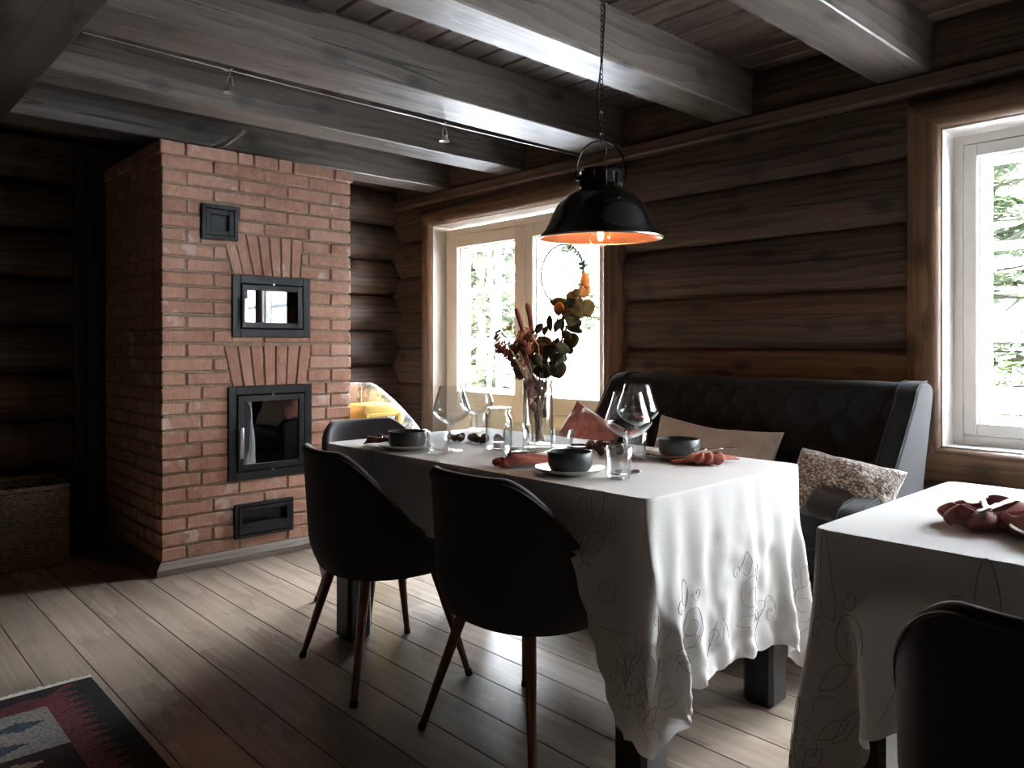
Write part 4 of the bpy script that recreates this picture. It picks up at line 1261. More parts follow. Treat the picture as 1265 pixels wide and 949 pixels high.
for i,(x,y) in enumerate(left):
    s=rr.uniform(.011,.017); o=cone(x,y,ZTOP+s*.95,s,i); tag(o,'small dark dried cone in the cluster between the wine glasses and the jars','dried cone','dried cones left of the jars')
right=[(-1.875,2.17),(-1.835,2.13),(-1.80,2.16),(-1.785,2.10),(-1.755,2.13),(-1.735,2.08),(-1.71,2.045),(-1.745,2.03),(-1.69,2.01),(-1.855,2.10),(-1.815,2.09),(-1.77,2.06),(-1.72,2.10),(-1.70,2.075)]
for i,(x,y) in enumerate(right):
    s=rr.uniform(.011,.017); o=cone(x,y,ZTOP+s*.95,s,30+i); tag(o,'small brown dried cone in the cluster behind the front dark bowl','dried cone','dried cones behind the front bowl')

# ------------------------------------------------------------------ napkins
def napkin(name,pts_fn,mat,loc,rz,label,th=.0035,nu=46,nv=26,sub=1):
    m=MB(); m.grid(pts_fn,nu,nv); o=m.build(name,mat,smooth=180,loc=loc); o.rotation_euler=(0,0,rz)
    mod_solid(o,th,1); mod_sub(o,sub)
    return tag(o,label,'napkin')
def loop_napkin(name,mat,loc,rz,loops,label,tails=()):
    m=MB()
    for (cx,cy,ang,ln,wd,ht,tw) in loops:
        ca,sa=math.cos(ang),math.sin(ang)
        def f(u,v,ln=ln,wd=wd,ht=ht,tw=tw,ca=ca,sa=sa,cx=cx,cy=cy):
            w=u*2*PI
            r_=ln*(.5-.5*math.cos(w)); q_=wd*math.sin(w)*(.45+.55*(.5-.5*math.cos(w)))
            n=noise.noise(Vector((cx*90+u*3,cy*90+v*2,ang)))
            open_=.6+.4*math.sin(PI*u)
            z=.002+v*ht*open_*(1+.12*n)
            k_=1+.30*math.sin(PI*v*.95)-.22*v*v; q_*=(1+tw*(v-.5)*.5)*k_; r_*=k_*(1+.05*n)
            return (cx+r_*ca-q_*sa,cy+r_*sa+q_*ca,z+.004*math.sin(w*3))
        m.grid(f,34,8)
    for (x0,y0,x1,y1,w0,w1,h_) in tails:
        d=Vector((x1-x0,y1-y0)); nrm=Vector((-d.y,d.x)).normalized()
        def g(u,v,x0=x0,y0=y0,d=d,nrm=nrm,w0=w0,w1=w1,h_=h_):
            b_=2*v-1; w_=w0+(w1-w0)*u
            z=.003+h_*(1-u*.6)*(.4+.6*abs(math.sin(v*PI*3+u)))*(1-b_*b_*.6)
            return (x0+d.x*u+nrm.x*b_*w_,y0+d.y*u+nrm.y*b_*w_,z)
        m.grid(g,16,24)
    o=m.build(name,mat,smooth=180,loc=loc,fix=False); o.rotation_euler=(0,0,rz); mod_solid(o,.0022,0); mod_sub(o,1)
    return tag(o,label,'napkin')
def fan(L,w0,w1,h,folds,seed,gath=.35):
    """napkin gathered at gath along its length and fanning out to both ends"""
    def f(u,v):
        a=u; b=2*v-1
        k=abs(a-gath)/(1-gath if a>gath else gath)
        wd=w0*.5*(.22+.78*k**.8) if a<gath else w1*.5*(.22+.78*k**.8)
        n=noise.fractal(Vector((a*3+seed,b*2,1)),.7,2,3)
        z=.004+h*(.45+.55*abs(math.sin(folds*PI*(v+.08*n))))*(1-.45*abs(b)**3)*(.55+.45*(1-k))+.012*abs(n)
        z*=min(1,.25+6*min(a,1-a))
        if abs(b)>.97: z*=.4
        return ((a-gath)*L+.012*n*b,b*wd+.014*n*k,z)
    return f
loop_napkin('napkin',M['napkin'],(-1.745,1.675,ZTOP),R(58),[(-.060,0,R(175),.040,.024,.024,.2),(-.05,-.012,R(-160),.034,.018,.020,.2)],
    'rust red napkin holding cutlery, left of the front bowl',[(-.07,-.012,.085,-.012,.026,.022,.030),(-.055,.012,.105,.030,.024,.012,.045)])
napkin('napkin',fan(.13,.05,.06,.030,2,5,.5),M['napkin_dark'],(-2.49,1.625,ZTOP),R(30),'dark wine-red napkin at the far left setting beside the bowl')
a_=R(137.28)-PI/2   # the napkin lies across the line of sight
loop_napkin('napkin',M['napkin'],(-1.405,2.135,ZTOP),a_,[(0,0,R(-150),.060,.020,.030,.3),(0,0,R(-115),.050,.017,.034,.5),(.0,0,R(-80),.048,.017,.036,-.4),(0,0,R(-40),.062,.022,.034,.5),(0,0,R(-165),.050,.016,.026,.2),(.005,.01,R(-15),.050,.016,.03,.2)],
    'rust napkin gathered into open loops at the setting before the sofa',[(0,0,.115,.045,.012,.030,.030),(0,0,-.105,-.012,.012,.020,.014)])
loop_napkin('napkin',M['napkin_pink'],(-.500,1.830,ZTOP),R(15),[(-.01,0,R(170),.075,.030,.036,.4),(-.01,-.01,R(-150),.070,.026,.040,.5),(0,-.01,R(-110),.066,.026,.036,-.3),(.02,0,R(-60),.075,.028,.038,.4),(0,.02,R(75),.105,.055,.042,.1),(.02,.01,R(20),.095,.030,.036,.3),(-.01,.01,R(135),.070,.028,.036,.2)],
    'dusty red napkin looped round a fork and knife on the second table',[(.02,0,.15,-.01,.02,.045,.028),(-.04,-.03,.06,-.03,.03,.035,.03)])
# fork and knife in the napkins
def fork(loc,rot,label,L=.17):
    r=empty('fork',loc,0,label,'fork'); r.rotation_euler=rot
    m=MB(); m.bevbox(-L*.5,L*.18,-.0045,.0045,0,.0028,.001); m.bevbox(-L*.5,-L*.2,-.007,.007,0,.004,.0015)
    m.build('handle',M['steel_fork'],r,smooth=40)
    m=MB(); m.prism([(L*.18,-.004),(L*.25,-.011),(L*.30,-.012),(L*.30,.012),(L*.25,.011),(L*.18,.004)],'z',0,.0022)
    for q in range(4): m.bevbox(L*.295,L*.5,-.0118+q*.0071,-.0095+q*.0071,0,.002,.0005)
    m.build('tines',M['steel_fork'],r); return r
def knife(loc,rot,label,L=.19):
    r=empty('knife',loc,0,label,'knife'); r.rotation_euler=rot
    m=MB(); m.bevbox(-L*.5,0,-.0065,.0065,0,.006,.002); m.build('handle',M['steel_fork'],r,smooth=40)
    m=MB(); m.prism([(0,-.005),(.03,-.009),(L*.42,-.009),(L*.5,.003),(L*.45,.006),(0,.005)],'z',.002,.0036); m.build('blade',M['steel_fork'],r); return r
fork((-.520,1.845,ZTOP+.044),(0,R(-8),R(112)),'steel fork tucked into the looped napkin on the second table',.12)
knife((-.485,1.820,ZTOP+.046),(0,R(-8),R(75)),'steel knife beside the fork in the looped napkin on the second table',.15)
fork((-1.71,1.685,ZTOP+.046),(0,R(-3),R(30)),'fork lying on the rust napkin left of the front bowl',.15)
knife((-1.695,1.665,ZTOP+.044),(0,R(-3),R(27)),'knife lying on the rust napkin left of the front bowl',.16)
fork((-1.405,2.205,ZTOP+.036),(0,R(-3),R(50)),'fork on the fanned napkin at the setting before the sofa',.14)
knife((-2.45,1.60,ZTOP+.030),(0,R(4),R(30)),'knife sticking out of the dark napkin at the far left setting',.12)
o=lathe_obj('plate',[(0,.004),(.05,.003),(.055,0),(.06,.002),(.085,.008),(.108,.020),(.11,.022),(.108,.0235),(.082,.0125),(.05,.008),(0,.008)],M['plate'],None,56,(-.345,1.785,ZTOP)); tag(o,'white plate at the right edge beside the looped napkin','plate')

# ------------------------------------------------------------------ vase with dried flowers
def make_vase():
    V=Vector((-2.035,2.010,ZTOP))
    r=empty('flower_vase',V,0,'tall clear glass cylinder vase standing in the middle of the laid table','vase')
    lathe_obj('vase_wall',[(0,0),(.052,0),(.0555,.004),(.0565,.05),(.0565,.252),(.0555,.254),(.0540,.252),(.0540,.05),(.052,.014),(0,.012)],M['jarglass'],r,48)
    a=math.radians(137.28); Rt=Vector((math.sin(a),-math.cos(a),0)); Fw=Vector((math.cos(a),math.sin(a),0))
    def pos(cx,cy,dep=0):   # sketch units -> metres, seen from the laid side
        return V+Rt*((cx-445)*.000448)+Vector((0,0,(885-cy)*.000448+.252))+Fw*dep
    fol=empty('dried_bouquet',V,0,'bouquet of dried eucalyptus, plumes and wine-red flowers in the glass vase','flowers')
    def P3(cx,cy,dep=0): return pos(cx,cy,dep)-V
    def leaf(cx,cy,w,h,ang,mat,dep=0,tilt=.4,name='leaf'):
        m=MB(); W,H=w*.000448,h*.000448
        def f(u,v):
            t=u; b=2*v-1
            ww=W*.5*(math.sin(PI*min(.999,max(.001,t)))**.6)
            return (b*ww,.16*H*(b*b)*.6+.10*H*math.sin(PI*t),(t-.5)*H)
        m.grid(f,9,7)
        m.xform(Matrix.Translation(P3(cx,cy,dep))@Matrix.Rotation(math.radians(137.28)-PI/2,4,'Z')@Matrix.Rotation(-ang,4,'Y')@Matrix.Rotation(tilt,4,'X')@Matrix.Rotation(tilt*.8,4,'Z'))
        o=m.build(name,mat,fol,smooth=180); mod_solid(o,.0008,0)
    O,G,T,D=M['leaf_olive'],M['leaf_gold'],M['leaf_orange'],M['leaf_olive']
    L=[(848,62,62,118,.2,T),(845,150,105,90,.6,T),(868,298,125,135,.3,G),(760,170,60,60,.5,D),(745,205,95,110,1.2,D),(615,250,70,120,1.5,D),(618,300,85,80,1.4,T),(700,290,60,110,.2,D),
       (740,300,115,120,.2,O),(735,375,110,110,.9,G),(755,420,90,90,.3,O),(742,470,50,140,1.25,O),(715,560,110,120,.5,O),(650,625,80,125,1.2,O),(600,790,120,150,.25,O),
       (555,420,45,120,.1,D),(612,445,50,110,-.4,D),(650,430,35,110,0,D),(458,468,50,90,-.5,O),(510,485,38,75,-.2,M['leaf_gold']),(500,590,100,130,.7,O),(478,650,95,150,1.2,D),(470,825,100,130,1.4,D),
       (375,555,80,85,.4,D),(440,720,70,90,.3,O),(575,650,40,140,.1,O),(600,600,45,110,-.3,O),(520,780,60,100,-.8,D),(700,640,60,80,1.0,O),(560,700,50,120,.3,D),(790,235,70,90,.9,D),(690,350,80,90,-.4,G),(770,350,80,80,.2,G),(670,520,60,90,.9,O),(540,650,70,110,-.7,O),(620,720,80,100,-.4,O),(500,720,80,110,.2,D),(420,610,70,90,-.6,D),(650,700,70,90,1.1,O),(560,820,70,90,-1.0,O),(430,800,70,90,.6,M['wine_flower']),(720,250,70,70,-.9,D)]
    rr=random.Random(5)
    for i,(x,y,w,h,an,mt) in enumerate(L):
        leaf(x,y,w*1.32,h*1.2,an,mt,rr.uniform(-.03,.035),rr.uniform(-.45,.45))
    # eucalyptus stems
    def stem(pts,rad=.0016,mat=None,name='stem'):
        m=MB(); m.tube([tuple(P3(*p)) for p in pts],rad*1.35,6); m.build(name,mat or M['stem'],fol,smooth=60)
    stem([(445,1390,0),(470,1100,0),(520,850,0),(600,650,0),(690,450,.01),(760,260,.01),(790,130,0),(818,0,0)],.0024)
    stem([(450,1390,.01),(490,1050,.01),(560,760,.01),(575,560,0),(600,420,0),(615,330,0)],.0019)
    stem([(440,1390,0),(480,980,-.01),(600,740,-.01),(650,560,0),(650,450,0)],.0019)
    stem([(450,1390,0),(455,900,0),(480,640,0),(470,520,0)],.0016)
    stem([(455,1390,.02),(520,1000,.02),(600,820,.02)],.0016)
    # two tall plumes
    for pts in ([(450,1380,0),(400,900,0),(335,560,0),(318,480,0),(290,380,0),(262,292,0)],[(455,1380,.02),(420,900,.02),(400,560,.02),(396,480,.02),(380,370,.02),(356,258,.02)]):
        stem(pts[:4],.0015)
        m=MB(); c=[P3(*p) for p in pts[2:]]
        cc=[]; 
        for i in range(len(c)-1):
            for q in range(8): cc.append(c[i].lerp(c[i+1],q/8))
        cc.append(c[-1]); cc=cc[4:]
        n=len(cc)
        m.tube([tuple(p) for p in cc],[.0078*min(1,.6+(n-1-i)/3.)*(.75+.4*min(1,i/8)) for i in range(n)],8)
        for p in cc:
            for q in range(9):
                d=Vector((rr.gauss(0,1),rr.gauss(0,1),rr.gauss(0,1)+.7)).normalized()
                s=d.orthogonal().normalized()*.0012
                m.add([p-s,p+s,p+d*rr.uniform(.008,.0115)],[(0,1,2)])
        m.build('plume',M['plume'],fol,smooth=60,fix=False)
    # seed heads, wine-red clusters
    heads=[(215,455,26,36,'straw'),(100,530,24,44,'leaf_gold'),(112,598,26,40,'star_flower'),(125,640,26,44,'wine_flower'),(160,625,26,50,'wine_flower'),(185,670,30,52,'wine_flower'),(215,700,32,50,'wine_flower'),
           (235,650,32,60,'wine_flower'),(250,640,30,55,'wine_flower'),(265,770,30,52,'cone'),(240,745,28,46,'cone'),(280,820,34,50,'cone'),(300,860,30,44,'cone'),(330,700,32,42,'star_flower'),(360,740,34,44,'wine_flower'),
           (385,700,30,40,'wine_flower'),(330,590,36,42,'wine_flower'),(370,640,32,44,'star_flower'),(405,740,30,42,'wine_flower'),(345,660,30,40,'wine_flower'),(310,640,24,40,'star_flower'),(430,690,26,40,'wine_flower'),(290,560,22,30,'plume'),(300,520,22,34,'star_flower')]
    for i,(x,y,w,h,mt) in enumerate(heads):
        p=P3(x,y,rr.uniform(-.035,.03)); m=MB(); W,H=w*.00068,h*.00062
        for q in range(22):
            t=rr.uniform(0,1); wv=rr.uniform(0,2*PI); rad=W*.55*math.sin(PI*(.15+.8*t))
            c=Vector((math.cos(wv)*rad,math.sin(wv)*rad,(t-.5)*H*1.5)); d=Vector((math.cos(wv)*.5,math.sin(wv)*.5,1)).normalized(); s=d.cross(Vector((math.sin(wv),-math.cos(wv),.2))).normalized()
            l=H*.5; k=l*.32
            m.add([c,c+d*l*.5+s*k,c+d*l,c+d*l*.5-s*k],[(0,1,2,3)])
        m.lathe([(0,-H*.6),(W*.42,-H*.3),(W*.46,.1*H),(W*.2,H*.5),(0,H*.6)],7)
        m.xform(Matrix.Translation(p)@Matrix.Rotation(math.radians(137.28)-PI/2,4,'Z')@Matrix.Rotation(-(x-445)*.0022,4,'Y'))
        m.build('flower_head',M[mt],fol,smooth=None,fix=False)
        stem([(455+rr.uniform(-30,30),1380,rr.uniform(-.02,.02)),(430+rr.uniform(-20,20),960,0),((x+430)/2,(y+960)/2,0),(x,y+10,0)],.0009)
    # orange star bracts
    for (x,y) in ((320,520),(375,480),(400,520),(365,610),(420,560),(400,690),(330,740)):
        m=MB(); c=P3(x,y,rr.uniform(-.03,.01))
        for q in range(5):
            w=q*2*PI/5+rr.uniform(-.3,.3); d=(Rt*math.cos(w)+Vector((0,0,1))*math.sin(w)+Fw*rr.uniform(-.4,.4)).normalized(); s=d.cross(Fw).normalized()
            l=.026; m.add([c-s*.001,c+d*l*.45+s*.0045,c+d*l,c+d*l*.45-s*.0045],[(0,1,2,3)])
        m.build('bract',M['star_flower'],fol,fix=False)
    # pale reeds
    for a_,b_ in (((200,600),(345,880)),((225,640),(350,860)),((300,740),(360,890)),((395,520),(450,605)),((520,720),(545,820)),((470,740),(480,800)),((290,650),(350,800)),((340,640),(390,800))):
        stem([(b_[0]+35,1250,0),(b_[0],b_[1],-.015),(a_[0],a_[1],-.02)],.0013,M['straw'],'reed')
    # beaded twigs
    for pts in ([(150,515),(175,530),(200,560),(215,580)],[(245,470),(262,520),(270,560),(268,590)],[(300,600),(310,640),(350,690)]):
        m=MB()
        for i in range(len(pts)-1):
            for q in range(3):
                x=pts[i][0]+(pts[i+1][0]-pts[i][0])*q/3; y=pts[i][1]+(pts[i+1][1]-pts[i][1])*q/3
                p=P3(x,y,-.01); m.lathe([(0,-.003),(.0026,-.001),(.0026,.001),(0,.003)],6,c=tuple(p))
        m.tube([tuple(P3(x,y,-.01)) for x,y in pts]+[tuple(P3(430,1000,0))],.0006,4)
        m.build('beaded_twig',M['wine_flower'],fol,smooth=60)
    # petals and dried stems pressed inside the glass
    for (x,y,w,h) in ((380,930,80,90),(470,920,95,70),(400,1000,85,80),(450,990,80,70),(520,960,60,80),(500,1170,90,70),(440,1080,70,60),(410,1110,60,90),(360,960,50,70)):
        leaf(x,y,w,h,rr.uniform(-1,1),M['petal'],rr.uniform(-.03,.03),rr.uniform(-.3,.3),'petal')
    for i in range(26):
        x=445+rr.uniform(-60,60); x2=430+rr.uniform(-45,45)
        stem([(x,1400,rr.uniform(-.025,.025)),((x+x2)/2,1250,0),(x2,1080+rr.uniform(-60,80),rr.uniform(-.02,.02))],.0010,M['straw'] if i%3 else M['stem'],'dry_stalk')
make_vase()

# ------------------------------------------------------------------ pendant lamp
def make_pendant():
    r=empty('pendant_lamp',(-1.79,2.08,1.52),0,'black enamel dome pendant lamp with copper lining hanging over the laid table','lamp')
    r.rotation_euler=(R(1.2),R(1.5),0)
    # shade outside
    out=[(.216,.0),(.217,.003),(.212,.010),(.196,.028),(.184,.052),(.172,.083),(.152,.118),(.122,.148),(.092,.164),(.073,.170),(.070,.172)]
    inn=[(.068,.168),(.090,.160),(.120,.143),(.149,.114),(.168,.081),(.180,.051),(.192,.028),(.207,.009),(.214,.001),(.216,.0)]
    lathe_obj('shade',out,M['lamp_black'],r,72)
    i=lathe_obj('copper_lining',inn,M['copper'],r,72); i['label']='copper-coloured inside of the shade'
    lathe_obj('rim',[(.2145,-.003),(.219,-.001),(.219,.003),(.2155,.004),(.2135,.001),(.2145,-.003)],M['steel'],r,72)
    lathe_obj('neck',[(.0,.168),(.0725,.168),(.0725,.176),(.071,.178),(.071,.228),(.0735,.230),(.0735,.238),(.070,.241),(.03,.244),(0,.244)],M['lamp_black'],r,48)
    for k in range(10):
        w=2*PI*k/10
        m=MB(); m.tube([(.0725*math.cos(w),.0725*math.sin(w),.182),(.0725*math.cos(w),.0725*math.sin(w),.225)],.004,6); m.build('vent_rib',M['lamp_black'],r,smooth=60)
    # handle: hoop through two lugs; broadside to the laid side
    c,s=math.cos(R(47)),math.sin(R(47))
    for sg in (-1,1):
        m=MB(); m.tube([(sg*.068*c,sg*.068*s,.212),(sg*.090*c,sg*.090*s,.212)],.009,10); m.build('lug',M['lamp_black'],r,smooth=60)
    pts=[]
    for k in range(25):
        w=PI*k/24; rx=.088; pts.append((math.cos(w)*rx*c,math.cos(w)*rx*s,.212+.132*math.sin(w)**.8 if 0<k<24 else .205))
    m=MB(); m.tube(pts,.0028,8); m.build('hoop',M['lamp_black'],r,smooth=60)
    # bulb
    b=lathe_obj('bulb',[(.014,.066),(.016,.056),(.027,.042),(.038,.026),(.042,.010),(.039,-.008),(.028,-.022),(.012,-.030),(0,-.031)],M['bulb_glass'],r,32)
    m=MB()
    for q in range(6):
        w=q*PI/3; m.tube([(.007*math.cos(w),.007*math.sin(w),.032),(.010*math.cos(w+.3),.010*math.sin(w+.3),.010),(.006*math.cos(w+.6),.006*math.sin(w+.6),-.004)],.0011,5)
    m.build('filament',M['filament'],b)
    lathe_obj('socket',[(0,.12),(.018,.12),(.018,.06),(0,.058)],M['lamp_black'],r,20)
    # chain and flex
    m=MB(); z=.345; k=0
    while z<.955:
        pts=[]
        for q in range(12):
            w=2*PI*q/12; x=.0055*math.cos(w); zz=.011*math.sin(w)
            pts.append((x,0,zz) if k%2 else (0,x,zz))
        m.tube([(p[0]-.012*(z-.345)/.6*0,p[1],p[2]+z) for p in pts],.0015,5,closed=True)
        z+=.0185; k+=1
    m.build('chain',M['lamp_black'],r,smooth=60)
    a=math.radians(137.28); rt=(math.sin(a),-math.cos(a))
    pts=[(-.008,.244),(.0,.262),(.014,.29),(.019,.32),(.008,.36),(-.012,.42),(-.015,.50),(-.006,.57),(.004,.66),(.010,.78),(.012,.955)]
    m=MB(); m.tube([(p[0]*rt[0],p[0]*rt[1],p[1]) for p in pts],.003,6); m.build('flex',M['rubber'],r,smooth=60)
    m=MB(); m.tube([(0,0,.94),(0,0,.975)],.004,6); m.build('ceiling_hook',M['lamp_black'],r,smooth=60)
    return r
make_pendant()
ld=bpy.data.lights.new('pendant_bulb_light','POINT'); ld.energy=.13; ld.color=(1,.52,.24); ld.shadow_soft_size=.012
lo=bpy.data.objects.new('pendant_bulb_light',ld); COL.objects.link(lo); lo.location=(-1.79,2.08,1.528)

# ------------------------------------------------------------------ wire spotlights
m=MB(); m.tube([(-3.066,.74,2.262),(-3.066,1.26,2.256),(-3.066,1.8,2.251),(-3.066,2.36,2.252),(-3.066,3.36,2.258)],.0022,6)
tag(m.build('light_cable',M['steel'],smooth=60),'thin bare steel cable strung along the third ceiling beam','cable')
def spot(y,label):
    r=empty('cable_spotlight',(-3.066,y,2.252),0,label,'spotlight','small spotlights on the cable')
    m=MB(); m.tube([(0,-.022,.004),(0,-.004,-.002),(0,.02,.012)],.003,6); m.tube([(0,.012,.006),(0,.010,-.022)],.002,6); m.build('clip',M['steel'],r,smooth=60)
    for s in (-.008,.010):
        m=MB(); m.tube([(s*.4,.010+s*.6,-.02),(s,.010+s,-.060)],.0028,6); m.build('bracket',M['steel'],r,smooth=60)
    m=MB(); m.lathe([(.006,-.052),(.010,-.058),(.017,-.070),(.025,-.084),(.0255,-.087),(.023,-.086),(.010,-.075),(0,-.072)],20,c=(0,.010,0)); m.build('reflector',M['steel'],r,smooth=50)
    return r
spot(1.265,'small metal cable spotlight nearer the top left corner')
spot(2.36,'small metal cable spotlight nearer the balcony door')

# ------------------------------------------------------------------ basket
def make_basket():
    x0,x1,y0,y1,h=-4.93,-4.515,.42,1.02,.415
    r=empty('wicker_basket',((x0+x1)/2,(y0+y1)/2,0),label='large grey rectangular wicker basket on the floor by the left wall',cat='basket')
    per=[]
    def rp(t,inset=0,wav=0,zz=0):
        """point along rounded rectangle perimeter"""
        W,H=x1-x0,y1-y0; Ltot=2*(W+H); d=(t%1)*Ltot
        if d<W: p=(x0+d,y0); n=(0,-1)
        elif d<W+H: p=(x1,y0+d-W); n=(1,0)
        elif d<2*W+H: p=(x1-(d-W-H),y1); n=(0,1)
        else: p=(x0,y1-(d-2*W-H)); n=(-1,0)
        return (p[0]+n[0]*wav,p[1]+n[1]*wav)
    LT=2*(x1-x0+y1-y0); ns=42
    m=MB()
    rows=44
    for k in range(rows):
        z=.012+k*(h-.03)/rows; pts=[]; n=ns*4
        for i in range(n):
            t=i/n
            w=.005*math.cos(t*ns*PI*1.0+(k%2)*PI)
            q=rp(t,0,w+.003*(z/h)); pts.append((q[0],q[1],z+.0014*math.sin(i*.9+k)))
        m.tube(pts,.0048,4,closed=True)
    m.build('weave',M['wicker'],r,smooth=60)
    m=MB()
    for i in range(ns):
        q=rp((i+.5)/ns*1.0); m.tube([(q[0],q[1],0),(q[0],q[1],h-.01)],.0042,5)
    m.build('stakes',M['wicker'],r,smooth=60)
    m=MB(); n=160
    for ph in (0,PI*2/3,PI*4/3):
        pts=[]
        for i in range(n):
            t=i/n; w=t*2*PI*26+ph; q=rp(t,0,.008*math.cos(w)); pts.append((q[0],q[1],h-.006+.008*math.sin(w)))
        m.tube(pts,.0062,5,closed=True)
    m.build('rim',M['wicker'],r,smooth=60)
    m=MB(); m.box(x0+.008,x1-.008,y0+.008,y1-.008,.004,.012); m.build('bottom',M['wicker'],r)
    for k in bpy.data.objects:
        if k.parent==r: k.matrix_parent_inverse=inv_of(r)
    pillow('dark_throw',.34,.20,.10,M['sofa_fab'],(-4.74,.86,.335),(R(90-20),0,R(90)),3,'dark folded throw stuffed into the wicker basket','throw',wr=.03)
make_basket()

# ------------------------------------------------------------------ corner armchair and yellow toy stand
def make_armchair():
    cx,cy=-4.50,2.88
    r=empty('armchair',(cx,cy,0),R(30),'low tub armchair covered in mottled white and grey fleece, in the corner behind the fireplace','armchair')
    m=MB(); SEG=40; vs=[];fs=[]; rows=[]
    for i in range(SEG+1):
        ph=math.radians(-115+230*i/SEG); a=abs(math.degrees(ph))
        zt=.90 if a<25 else .90-.34*min(1,(a-25)/60.)**1.1
        row=[]
        for q in range(11):
            z=.14+(zt-.03-.14)*q/10; R0=.35+.05*(z/.9); row.append((R0*math.sin(ph),-R0*math.cos(ph),z))
        for w in (30,75,105,150):
            R0=.35+.05*(zt/.9)-.045+.045*math.cos(R(w)); row.append((R0*math.sin(ph),-R0*math.cos(ph),zt-.03+.035*math.sin(R(w))))
        for q in range(9):
            z=zt-.03-(zt-.03-.30)*q/8; R0=.35+.05*(z/.9)-.09; row.append((R0*math.sin(ph),-R0*math.cos(ph),z))
        rows.append(row)
    n=len(rows[0])
    for row in rows: vs+=row
    for i in range(SEG):
        for k in range(n-1): fs.append((i*n+k,(i+1)*n+k,(i+1)*n+k+1,i*n+k+1))
    fs.append(tuple(range(n))); fs.append(tuple(SEG*n+k for k in range(n)))
    m.add(vs,fs); m.build('shell',M['fleece'],r,smooth=60)
    m=MB(); m.lathe([(0,.14),(.29,.14),(.31,.17),(.31,.36),(.29,.41),(.2,.43),(0,.435)],40); m.build('seat',M['fleece'],r,smooth=50)
    for a in (45,135,225,315):
        c,s=math.cos(R(a)),math.sin(R(a)); m=MB(); m.tube([(.22*c,.22*s,.145),(.27*c,.27*s,0)],[.018,.011],10); m.build('leg',M['black_wood'],r,smooth=60)
make_armchair()
def make_toy():
    x0,x1,y0,y1,h=-4.17,-3.905,2.425,2.690,.785
    r=empty('toy_stand',((x0+x1)/2,(y0+y1)/2,0),0,'yellow plastic toy stand with a picture panel on its front, behind the far chair','toy')
    a,b=(x1-x0)/2,(y1-y0)/2
    m=MB()
    # tapered box with rounded top edges
    vs=[];fs=[]
    lev=[(0,1.16),(.55,1.04),(.745,1.0),(.772,.985),(.783,.95),(.785,.90)]
    S=24
    for (z,k) in lev:
        for q in range(S):
            w=2*PI*q/S; c,s=math.cos(w),math.sin(w); n=9
            kk=(abs(c/a)**n+abs(s/b)**n)**(-1/n); vs.append((kk*c*k,kk*s*k,z))
    for i in range(len(lev)-1):
        for q in range(S): fs.append((i*S+q,i*S+(q+1)%S,(i+1)*S+(q+1)%S,(i+1)*S+q))
    fs.append(tuple((len(lev)-1)*S+q for q in range(S)))
    m.add(vs,fs); m.build('body',M['yellow'],r,smooth=50)
    # raised front frame and picture
    X=a*1.0
    m=MB()
    for (p,q,z0,z1) in ((-b*.93,-b*.72,.45,.735),(b*.72,b*.93,.45,.735),(-b*.72,b*.72,.715,.735)):
        m.bevbox(X-.004,X+.010,p,q,z0,z1,.003)
    m.build('front_frame',M['yellow'],r,smooth=30)
    X=a*1.035
    m=MB(); m.box(X,X+.003,-.045,.018,.665,.715); o=m.build('orange_print',M['orange'],r); 
    m=MB(); m.box(X,X+.003,.020,.088,.688,.728); m.build('white_print',M['white_print'],r)
    m=MB(); m.box(X,X+.0035,.020,.088,.640,.680)
    m.prism([(.024,.690),(.050,.690),(.036,.712)],'x',X+.003,X+.004); m.prism([(.070,.692),(.087,.690),(.084,.720)],'x',X+.003,X+.004)
    m.build('dark_print',M['dark_print'],r)
    m=MB(); m.bevbox(X-.004,X+.004,-.05,.092,.630,.636,.001); m.bevbox(X,X+.005,.016,.022,.64,.73,.001); m.build('panel_edge',M['dark_print'],r)
    m=MB(); m.tube([(-a*.75,-b*.1,.76),(-a*.75,-b*.1,.885)],.006,8); m.build('peg',M['wood_stick'],r,smooth=60)['label']='brown upright peg'
make_toy()

